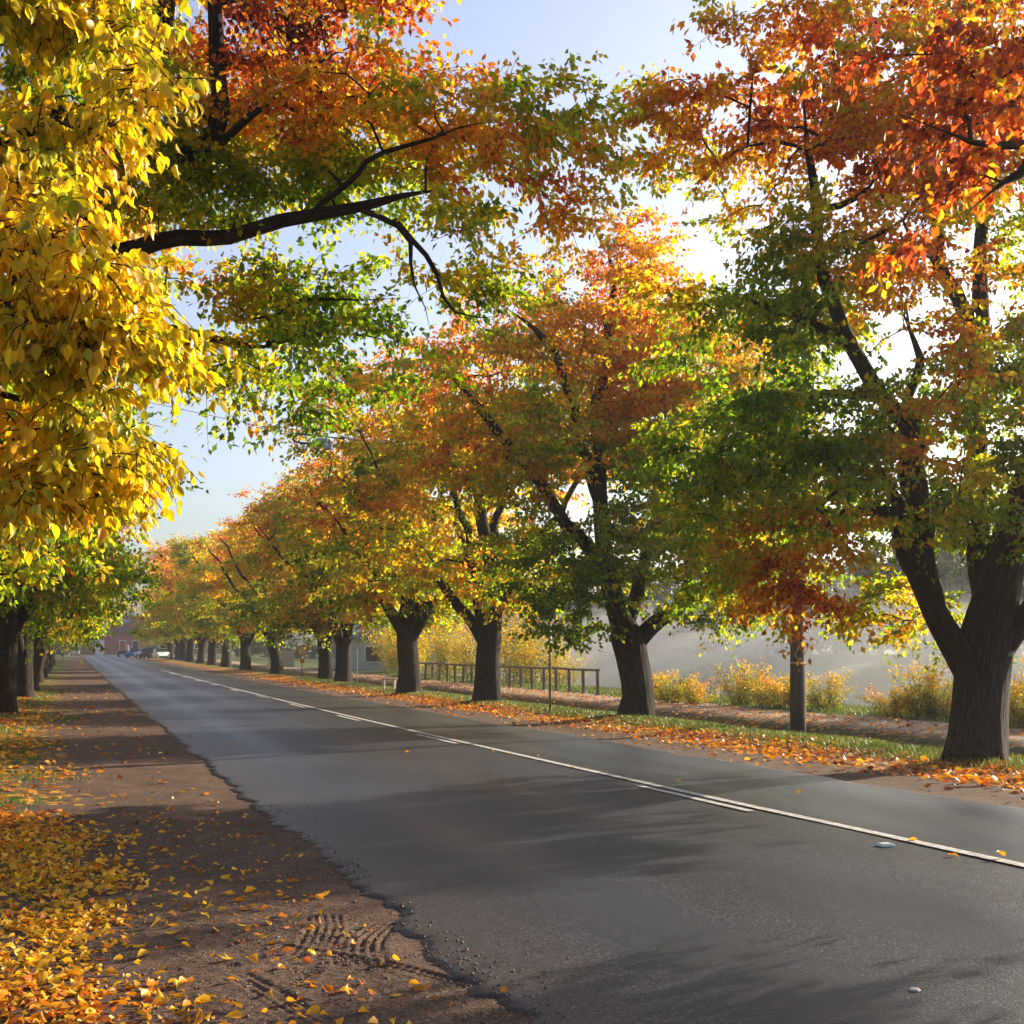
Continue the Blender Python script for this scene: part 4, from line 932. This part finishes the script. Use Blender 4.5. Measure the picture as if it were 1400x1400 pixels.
def grass(seed, n, xr, yr, dens, h, label):
    rng = np.random.RandomState(seed); x = rng.uniform(*xr, n); y = yr[0] + (yr[1] - yr[0]) * rng.rand(n) ** 1.4
    k = rng.rand(n) < dens(x, y); x, y = x[k], y[k]; m_ = len(x); z = gh(x, y) - .01
    a = rng.rand(m_) * 6.28; w_ = .004 + .004 * rng.rand(m_) + .0004 * y; hh = h * (.4 + .9 * rng.rand(m_)); l = hh * rng.rand(m_) * .8
    dx, dy = np.cos(a), np.sin(a); la = rng.rand(m_) * 6.28
    P0 = np.stack([x - dx * w_, y - dy * w_, z], 1); P1 = np.stack([x + dx * w_, y + dy * w_, z], 1); P2 = np.stack([x + np.cos(la) * l, y + np.sin(la) * l, z + hh], 1)
    V = np.stack([P0, P1, P2], 1).reshape(-1, 3); t = np.clip(.35 + .3 * vnoise(x * .9, y * .9) + .2 * rng.normal(size=m_), 0, 1)
    me = np_mesh('grass', V, np.arange(m_ * 3).reshape(-1, 3), 3, MT['blade'], False, {'tint': np.repeat(t, 3), 'lum': np.repeat(.7 + .6 * rng.rand(m_), 3)})
    tag(link('grass', me), label, kind='stuff')
grass(5, 90000, (11.4, 14.2), (7, 75), lambda x, y: sstep(11.5, 12.4, x + .35 * fbm(x * .8, y * .4, 3)) * sstep(14.2, 13.4, x), .09, 'lit green grass strip beneath the trees across the road')
grass(6, 90000, (-4, .8), (4.5, 60), lambda x, y: sstep(.3, -1.2, x + .8 * fbm(x * .7, y * .5, 4)) * sstep(-.3, .25, fbm(x * .9, y * .6, 12)), .055, 'short grass among the leaves on the gravel verge')
grass(7, 50000, (17.8, 24), (14, 80), lambda x, y: sstep(17.9, 19, x + .6 * fbm(x * .5, y * .5, 3)) * .9, .13, 'rough grass on the bank beyond the footpath')
# gravel
def gravel(seed, n, xr, yr, s0, label, dens=lambda x, y: 1.0):
    rng = np.random.RandomState(seed); x = rng.uniform(*xr, n); y = yr[0] + (yr[1] - yr[0]) * rng.rand(n) ** 1.5
    k = (rng.rand(n) < dens(x, y)) ; x, y = x[k], y[k]; n = len(x)
    onr = (x > edge_l(y)) & (x < edge_r(y)); z = np.where(onr, rz_(x, y), gh(x, y))
    s = s0 * (.4 + rng.rand(n) ** 3 * 1.6)
    O = np.array([(1, 0, 0), (0, 1, 0), (-1, 0, 0), (0, -1, 0), (0, 0, 1), (0, 0, -1)], float)
    V = O[None] * (s[:, None] * (.6 + .6 * rng.rand(n, 6)))[:, :, None]; V = V * np.array((1, 1, .65)) + rng.normal(size=(n, 6, 3)) * (s * .18)[:, None, None]
    a = rng.rand(n) * 6.28; ca, sa = np.cos(a)[:, None], np.sin(a)[:, None]
    V = np.stack([V[..., 0] * ca - V[..., 1] * sa, V[..., 0] * sa + V[..., 1] * ca, V[..., 2]], -1) + np.stack([x, y, z + s * .25], 1)[:, None]
    Fo = np.array([(0, 1, 4), (1, 2, 4), (2, 3, 4), (3, 0, 4), (1, 0, 5), (2, 1, 5), (3, 2, 5), (0, 3, 5)])
    me = np_mesh('gravel', V.reshape(-1, 3), (np.arange(n)[:, None, None] * 6 + Fo[None]).reshape(-1, 3), 3, MT['pebble'])
    tag(link('gravel', me), label, kind='stuff')
mat('pebble', (.16, .105, .075), .9, 60, .7, dark=(.05, .032, .024))
gravel(3, 16000, (-.9, 2.1), (4.6, 14), .008, 'small stones strewn over the near gravel verge', lambda x, y: .25 + .75 * sstep(.0, .5, fbm(x * 1.5, y * 1.5, 2)))
gravel(4, 2500, (1.7, 2.5), (4.6, 11), .006, 'loose stones along the broken asphalt edge', lambda x, y: sstep(2.7, 1.9, x) * (.2 + .8 * np.exp(-((y - 6.3) / .9) ** 2)))

# ------------------------------------------------------------------ water
b = MB(); b.quad((27, 8, -1.6), (41, 8, -1.6), (41, 120, -1.6), (27, 120, -1.6))
o = b.build('water', mat('pond', (.05, .07, .07), .08)); tag(o, 'still water behind the bank under the mist', kind='structure')

# ------------------------------------------------------------------ fence, poles, signs
wood = mat('weathered_timber', (.17, .14, .12), .85, 9, .5, .01, 30, stretch=(1, 1, .3))
fx0 = 18.2; fy = [43.2 + i * 1.42 for i in range(20)]
fr = empty('rail_fence', (fx0, 43.2, float(gh(fx0, 43.2)))); tag(fr, 'low brown timber post and rail fence beside the footpath', 'fence')
z0 = float(gh(fx0, 43.2))
b = MB(); b.box((0, 0, .40), (.10, .10, .98)); pm = b.build('post', wood, fr, bevel=.01)
for i, y in enumerate(fy):
    o = pm if i == 0 else pm.copy()
    if i: COL.objects.link(o); o.parent = fr
    o.location = (0, y - 43.2, float(gh(fx0, y)) - z0); o.rotation_euler = (rs.gauss(0, .02), rs.gauss(0, .015), rs.gauss(0, .1))
for i in range(0, 19, 3):
    y0, y1 = fy[i] - 43.2, fy[min(i + 3, 19)] - 43.2
    za = float(gh(fx0, fy[i])) - z0; zb = float(gh(fx0, fy[min(i + 3, 19)])) - z0
    b = MB(); b.tube([(0, y0 - .1 + .02 * (i % 2), za + .91), (0, (y0 + y1) / 2, (za + zb) / 2 + .90), (0, y1 + .08, zb + .91)], .045, 6); b.build('rail', wood, fr)

pb = pt(1090, 1003, 28.2); pz = float(gh(pb[0], pb[1]))
pole = empty('power_pole', (pb[0], pb[1], pz)); tag(pole, 'brown timber power pole with a metal band and a chevron mark, by the ditch', 'pole')
b = MB(); b.tube([(0, 0, -.1), (0, 0, 3), (.02, 0, 6), (.05, 0, 9.4)], [.165, .15, .135, .11], 16); b.build('shaft', mat('pole_timber', (.105, .085, .075), .8, 4, .45, .006, 18, stretch=(4, 4, .35)), pole, True)
b = MB(); b.tube([(0, 0, 1.72), (0, 0, 1.755)], [.165, .165], 16); b.build('band', mat('galvanised', (.42, .42, .42), .5, metal=.4), pole)
b = MB()      # chevron of bent strip fixed on the face towards the road
def onpole(a, z, r=.168): return (math.sin(a) * r, -math.cos(a) * r, z)
b.tube([onpole(-.1, 2.13), onpole(-.55, 2.02), onpole(-.85, 1.90), onpole(-.55, 1.84), onpole(-.15, 1.80)], [.012] * 5, 5); b.build('chevron_mark', MT['galvanised'], pole)
b = MB(); b.tube([(.16, -.06, 0), (.165, -.06, .9), (.158, -.06, 1.74)], [.016] * 3, 6); b.build('conduit', mat('conduit', (.55, .52, .46), .6), pole)
b = MB(); b.box((.05, 0, 8.9), (.1, 2.2, .1)); b.build('crossarm', MT['pole_timber'], pole)

steel = mat('dull_steel', (.16, .17, .17), .5, 20, .3, metal=.3)
sp = pt(752, 982, 34.3); sz = float(gh(sp[0], sp[1]))
sg = empty('sign_post', (sp[0], sp[1], sz)); tag(sg, 'thin grey metal post with a small sign, between the second and third trunks', 'sign')
b = MB(); b.tube([(0, 0, -.1), (0, 0, 2.95)], [.03, .03], 8); b.build('post', steel, sg, True)
b = MB(); b.box((0, 0, 2.75), (.10, .42, .45)); b.build('sign_plate', mat('sign_back', (.12, .125, .13), .5), sg, bevel=.01).rotation_euler = (0, 0, .25)

rp = pt(413, 932, 72); rzz = float(gh(rp[0], rp[1]))
sg = empty('round_sign', (rp[0], rp[1], rzz)); tag(sg, 'round cream and red faced sign on a thin post before the pale blue house', 'sign')
b = MB(); b.tube([(0, 0, -.1), (0, 0, 2.1)], [.03, .03], 8); b.build('post', steel, sg, True)
def disc(r, y, n=24, z=1.6, y2=None):
    m = MB(); m.tube([(0, y, z), (0, y + .015, z)], [r, r], n); return m
disc(.32, -.05).build('sign_rim', mat('sign_red', (.45, .10, .05), .5), sg)
disc(.25, -.068).build('sign_face', mat('sign_cream', (.62, .5, .36), .5), sg)
disc(.14, -.05, 12, 1.02).build('small_disc', mat('sign_orange', (.7, .25, .04), .5), sg)
p = pt(488, 932, 66); b = MB(); b.tube([(0, 0, 0), (0, 0, 1.9)], [.022, .022], 6); o = b.build('marker_post', steel); o.location = (p[0], p[1], float(gh(p[0], p[1]))); tag(o, 'very thin bare metal post by the footpath beside the close pair of trunks', 'post')

bp_ = pt(532, 948, 52.5); bz = float(gh(bp_[0], bp_[1])); white = mat('white_paint', (.72, .70, .66), .6, 12, .2)
bn = empty('bench', (bp_[0], bp_[1], bz), -.33); tag(bn, 'low bench with white legs and a dark top beside the fourth trunk', 'bench')
for x in (-.22, .22):
    for y in (-.15, .15):
        b = MB(); b.box((x, y, .22), (.06, .06, .44)); b.build('leg', white, bn)
for y in (-.12, 0, .12):
    b = MB(); b.box((0, y, .46), (.62, .10, .035)); b.build('slat', wood, bn, bevel=.004)

# street lamp: pole behind the fourth tree, arm over the road
lp_ = pt(557, 930, 51.6); lz = float(gh(lp_[0], lp_[1])); top = pt(447, 606, 46.5) 
ln_ = empty('street_lamp', (lp_[0], lp_[1], lz)); tag(ln_, 'street lamp held out over the road by a looped tube arm among the crowns', 'street lamp')
def rel(p): return tuple(np.array(p) - np.array((lp_[0], lp_[1], lz)))
b = MB(); b.tube([(0, 0, -.1), (0, 0, 10.1)], [.09, .06], 10); b.build('pole', steel, ln_, True)
arm = mat('green_grey_tube', (.05, .09, .09), .45, metal=.3)
b = MB(); loop = []
cxs = [(470, 600), (430, 595), (408, 593.5), (402, 596.5), (401, 600), (404, 604), (412, 605.5), (432, 607.5), (448, 610)]
b.tube([rel(pt(548, 606, 50)), rel(pt(505, 602, 44.5))] + [rel(pt(x, y, 39)) for x, y in cxs], [.035] * 11, 6); b.build('arm', arm, ln_, True)
hd = rel(pt(436, 606, 38.9)); b = MB(); b.box((hd[0] + .1, hd[1], hd[2] + .08), (.62, .26, .14), -YAW, .7); b.build('lamp_housing', mat('lamp_grey', (.30, .33, .36), .4), ln_, bevel=.03)
hd = rel(pt(440, 609, 38.9)); b = MB(); b.box((hd[0] + .15, hd[1], hd[2] - .03), (.30, .24, .19), -YAW, 1.15); b.build('lamp_glass', mat('lamp_lens', (.35, .42, .62), .15), ln_, bevel=.03)
b = MB(); b.tube([tuple(pt(-40, 500, 60)), tuple(pt(180, 545, 57)), tuple(pt(330, 577, 50)), tuple(pt(404, 593, 39.1))], [.012] * 4, 4); o = b.build('overhead_wire', mat('wire', (.10, .10, .12), .6)); tag(o, 'thin overhead wire running to the street lamp', 'wire')

# ------------------------------------------------------------------ pale blue house across the road
hx, hy = 24.5, 101.0; hz = float(gh(hx, hy)) 
h = empty('weatherboard_house', (hx, hy, hz)); tag(h, 'pale blue weatherboard house behind the round sign', 'house')
board = mat('pale_board', (.42, .52, .55), .6, 3, .12)
b = MB(); b.box((0, 0, 1.5), (8.8, 9.8, 3.0)); b.build('wall', board, h)
for fc in range(2):
    for i in range(15):
        b = MB()
        if fc == 0: b.box((0, -4.93, .1 + i * .2), (8.86, .03, .185))
        else: b.box((-4.43, 0, .1 + i * .2), (.03, 9.8, .185))
        b.build('plank', board, h)
b = MB(); b.prism([(-4.9, 2.95), (4.9, 2.95), (0, 5.2)], -5.3, 5.3); b.build('roof', mat('roof_iron', (.16, .20, .25), .5, 3, .2), h)
glass = mat('dark_glass', (.02, .03, .04), .1)
for x, z in ((-2.6, 1.8), (1.2, 1.8)):
    f = MB().box((x, -4.97, z), (1.5, .06, 1.3)).build('window', white, h); MB().box((x, -5.01, z), (1.3, .03, 1.1)).build('pane', glass, f)
for y in (-2.5, 1.5):
    f = MB().box((-4.47, y, 1.9), (.06, 1.6, 1.2)).build('window', white, h); MB().box((-4.51, y, 1.9), (.03, 1.4, 1.0)).build('pane', glass, f)
# paling fence beside it
fh = empty('paling_fence', (18.4, 112, float(gh(18.4, 112)))); tag(fh, 'pale paling fence past the pale blue house', 'fence')
pl = MB().box((0, 0, .7), (.03, .22, 1.4)).build('plank', mat('grey_paling', (.36, .38, .38), .8), fh)
for i in range(60):
    o = pl if i == 0 else pl.copy()
    if i: COL.objects.link(o)
    o.parent = fh; o.location = (0, i * .25, .0)

# ------------------------------------------------------------------ buildings at the end
bx, by = 2.0, 286.0; bz0 = float(zp(286))
brick = mat('red_brick', (.28, .11, .08), .85, 1.5, .25)
hb = empty('brick_building', (bx, by, bz0)); tag(hb, 'long low red brick building facing down the road at its far end', 'building')
b = MB(); b.box((0, 0, 2.4), (26, 10, 4.8)); b.build('wall', brick, hb)
b = MB(); b.prism([(-13.4, 4.8), (13.4, 4.8), (10.5, 6.6), (-10.5, 6.6)], -5.4, 5.4); b.build('roof', mat('maroon_roof', (.16, .07, .07), .7, 2, .2), hb)
b = MB(); b.prism([(0, 4.8), (6.5, 4.8), (3.2, 7.1)], -6.2, -1); b.build('gable', brick, hb)
b = MB(); b.box((6.8, -2.5, 7.1), (6.0, 2.5, .7)); b.build('ridge_vent', mat('blue_iron', (.18, .30, .42), .5), hb)
b = MB(); b.box((-9.0, -6.3, 3.9), (6.8, 2.6, .35)); b.build('awning', white, hb)
b = MB(); b.box((3.6, -5.08, 1.6), (1.9, .12, 3.0)); b.build('door', white, hb)
for x in (-10, -6.5, -3.2, -.8, 8.2, 10.8):
    f = MB().box((x, -5.06, 1.9), (1.5, .12, 2.2)).build('window', white, hb); MB().box((x, -5.13, 1.9), (1.2, .06, 1.9)).build('pane', glass, f)
hb2 = empty('brick_cottage', (26, 290, bz0)); tag(hb2, 'red roofed brick cottage to the side of the long brick building', 'building')
MB().box((0, 0, 1.9), (14, 9, 3.8)).build('wall', brick, hb2); b = MB(); b.prism([(-7.6, 3.8), (7.6, 3.8), (3, 6.6), (-3, 6.6)], -5, 5); b.build('roof', MT['maroon_roof'], hb2)
for x in (-4, 0, 4):
    f = MB().box((x, -4.56, 1.9), (1.4, .12, 1.4)).build('window', white, hb2); MB().box((x, -4.63, 1.9), (1.1, .06, 1.1)).build('pane', glass, f)

def car(x, y, rz, paint_, label, cat='car', L=4.3, W=1.75, H=1.45, van=False):
    z = float(zp(y)) + .03; c = empty('parked_' + ('van' if van else 'car'), (x, y, z), rz); tag(c, label, cat, 'parked vehicles near the far junction')
    l = L / 2
    body = [(-l, .32), (-l, .75), (-l + .15, .88), (-.9, .95), (l - 1.2, .93), (l - .1, .82), (l, .62), (l, .30)]
    def prof(pr, w_):
        m = MB(); n = len(m.v); k = len(pr)
        m.v += [(-w_ / 2, p[0], p[1]) for p in pr] + [(w_ / 2, p[0], p[1]) for p in pr]
        m.f += [tuple(range(k)), tuple(range(2 * k - 1, k - 1, -1))] + [(i, k + i, k + (i + 1) % k, (i + 1) % k) for i in range(k)]; return m
    prof(body, W).build('body', paint_, c, bevel=.04)
    cab = [(-l + .12, .92), (-l + (.2 if van else .55), H + (.35 if van else 0)), (.35 if not van else 1.0, H + (.35 if van else 0)), (1.05 if not van else 1.6, .92)]
    prof(cab, W * .86).build('windows', glass, c)
    a, b2 = cab[1], cab[2]
    MB().box((0, (a[0] + b2[0]) / 2, a[1] + .02), (W * .84, b2[0] - a[0], .05)).build('roof', paint_, c, bevel=.015)
    wp = None
    for sx in (-1, 1):
        for sy in (-l + .8, l - .85):
            if wp is None:
                m = MB(); m.tube([(-.1, 0, 0), (.1, 0, 0)], [.32, .32], 14); wp = m.build('wheel', mat('tyre', (.02, .02, .02), .8) if 'tyre' not in MT else MT['tyre'], c); o = wp
            else: o = wp.copy(); COL.objects.link(o); o.parent = c
            o.location = (sx * (W / 2 - .08), sy, .32)
    for sx in (-1, 1):
        MB().box((sx * (W / 2 - .2), -l - .01, .72), (.28, .04, .16)).build('tail_light', mat('lamp_red', (.5, .03, .02), .3) if 'lamp_red' not in MT else MT['lamp_red'], c)
        MB().box((sx * (W / 2 - .2), l + .01, .62), (.28, .04, .14)).build('headlight', MT['galvanised'], c)
    return c
cw = mat('white_car_paint', (.65, .66, .68), .25); cb = mat('blue_car_paint', (.03, .12, .42), .25); cd = mat('dark_car_paint', (.02, .025, .03), .25); cs = mat('silver_car_paint', (.42, .46, .50), .25)
def at(px, d): p = pt(px, 890, d); return p[0], p[1]
x, y = at(102, 246); car(x, y, 0, cw, 'white hatchback seen from behind at the far end of the verge')
x, y = at(78, 228); car(x, y, .1, cd, 'dark van with a pale roof parked beyond the last verge trees', 'van', 4.8, 1.9, 1.6, True)
x, y = at(186, 205); car(x, y, 2.6, cb, 'bright blue car parked across the road near the junction')
x, y = at(203, 188); car(x, y, 2.9, cd, 'dark car parked across the road, nose toward the avenue', W=1.9)
x, y = at(217, 196); car(x, y, 2.4, cs, 'silver car parked beside the dark car across the road')
x, y = at(169, 218); t = empty('orange_truck', (x, y, float(zp(y)))); tag(t, 'small truck with a tall orange and white load panel near the junction', 'truck')
MB().box((0, 0, .8), (2.0, 4.2, .5)).build('tray', cd, t, bevel=.03); MB().box((-.2, -1.0, 1.7), (1.0, .2, 1.6)).build('load_panel', mat('orange_panel', (.62, .22, .09), .6), t); MB().box((.1, 1.4, 1.5), (1.8, 1.4, 1.2), 0, .85).build('cab', cw, t, bevel=.05)
for sx in (-1, 1):
    for sy in (-1.3, 1.3):
        m = MB(); m.tube([(sx * .85 - .1, sy, .36), (sx * .85 + .1, sy, .36)], [.36, .36], 12); m.build('wheel', MT['tyre'], t)
for px, d, hh, w_, lab in [(74, 150, 2.2, .05, 'thin marker post on the verge before the parked dark van'), (86, 165, 1.5, .08, 'short post with a pale top on the far verge')]:
    x, y = at(px, d); o = empty('marker_post', (x, y, float(gh(x, y)))); tag(o, lab, 'post'); MB().box((0, 0, hh / 2), (w_, w_, hh)).build('post', steel, o); MB().box((0, -.03, hh - .15), (.28, .04, .3)).build('plate', white, o)
x, y = at(138, 232); o = empty('road_sign', (x, y, float(zp(y)))); tag(o, 'white post with a white plate standing in the junction', 'sign'); MB().box((0, 0, 1.1), (.22, .1, 2.2)).build('post', white, o); MB().box((0, -.08, 2.1), (.7, .05, .4)).build('sign_plate', white, o)
x, y = at(108, 262); b = MB(); b.tube([(0, 0, 0), (.6, 0, 9)], [.2, .14], 8); o = b.build('utility_pole', mat('pale_pole', (.42, .42, .36), .8)); o.location = (x, y, float(zp(y))); tag(o, 'pale leaning utility pole in front of the long brick building', 'pole')

# ------------------------------------------------------------------ air: mist over the water, thin haze everywhere
def vol(name, dens, col, aniso):
    m = bpy.data.materials.new(name); m.use_nodes = True; t = m.node_tree; t.nodes.clear()
    o = t.nodes.new('ShaderNodeOutputMaterial'); v = t.nodes.new('ShaderNodeVolumePrincipled')
    v.inputs['Density'].default_value = dens; v.inputs['Color'].default_value = (*col, 1); v.inputs['Anisotropy'].default_value = aniso
    t.links.new(v.outputs[0], o.inputs['Volume']); return m
HAZE, MIST = .0004, .008
if HAZE:
    b = MB(); b.box((10, 145, 10.5), (330, 390, 29)); o = b.build('haze', vol('haze', HAZE, (.9, .93, 1), .5)); tag(o, 'thin morning haze', kind='stuff')
if MIST:
    # a bank of mist with a lumpy top lying over the water
    n1, n2 = 40, 60; gx = np.linspace(0, 1, n1); gy = np.linspace(0, 1, n2); GX, GY = np.meshgrid(gx, gy)
    X_ = 21.5 + 38 * GX + 1.2 * vnoise(GY * 14, 3.0) * (GX < .5); Y_ = 20 + 85 * GY
    edge = np.minimum(1, 5 * np.minimum(np.minimum(GX * 1.2, 1 - GX), np.minimum(GY, 1 - GY)))
    Zt = -1.2 + (4.6 + 2.6 * fbm(X_ * .12, Y_ * .09, 2)) * sstep(0, 1, edge)
    Zb = np.full_like(Zt, -1.5)
    v = np.concatenate([np.stack([X_, Y_, Zt], -1).reshape(-1, 3), np.stack([X_, Y_, Zb], -1).reshape(-1, 3)])
    i = (np.arange(n2 - 1)[:, None] * n1 + np.arange(n1 - 1)[None]); K = n1 * n2
    fT = np.stack([i, i + 1, i + n1 + 1, i + n1], -1).reshape(-1, 4); fB = np.stack([i + n1, i + n1 + 1, i + 1, i], -1).reshape(-1, 4) + K
    def side(a): a = np.array(a); return np.stack([a[:-1], a[1:], a[1:] + K, a[:-1] + K], -1)
    s1 = side(np.arange(n1))[:, ::-1]; s2 = side(np.arange(n1) + n1 * (n2 - 1)); s3 = side(np.arange(n2) * n1); s4 = side(np.arange(n2) * n1 + n1 - 1)[:, ::-1]
    o = link('mist', np_mesh('mist', v, np.concatenate([fT, fB, s1, s2, s3, s4]), 4, vol('mist', MIST, (.95, .96, .97), .4), True)); tag(o, 'low bank of morning mist lying over the water behind the shrubs', kind='stuff')
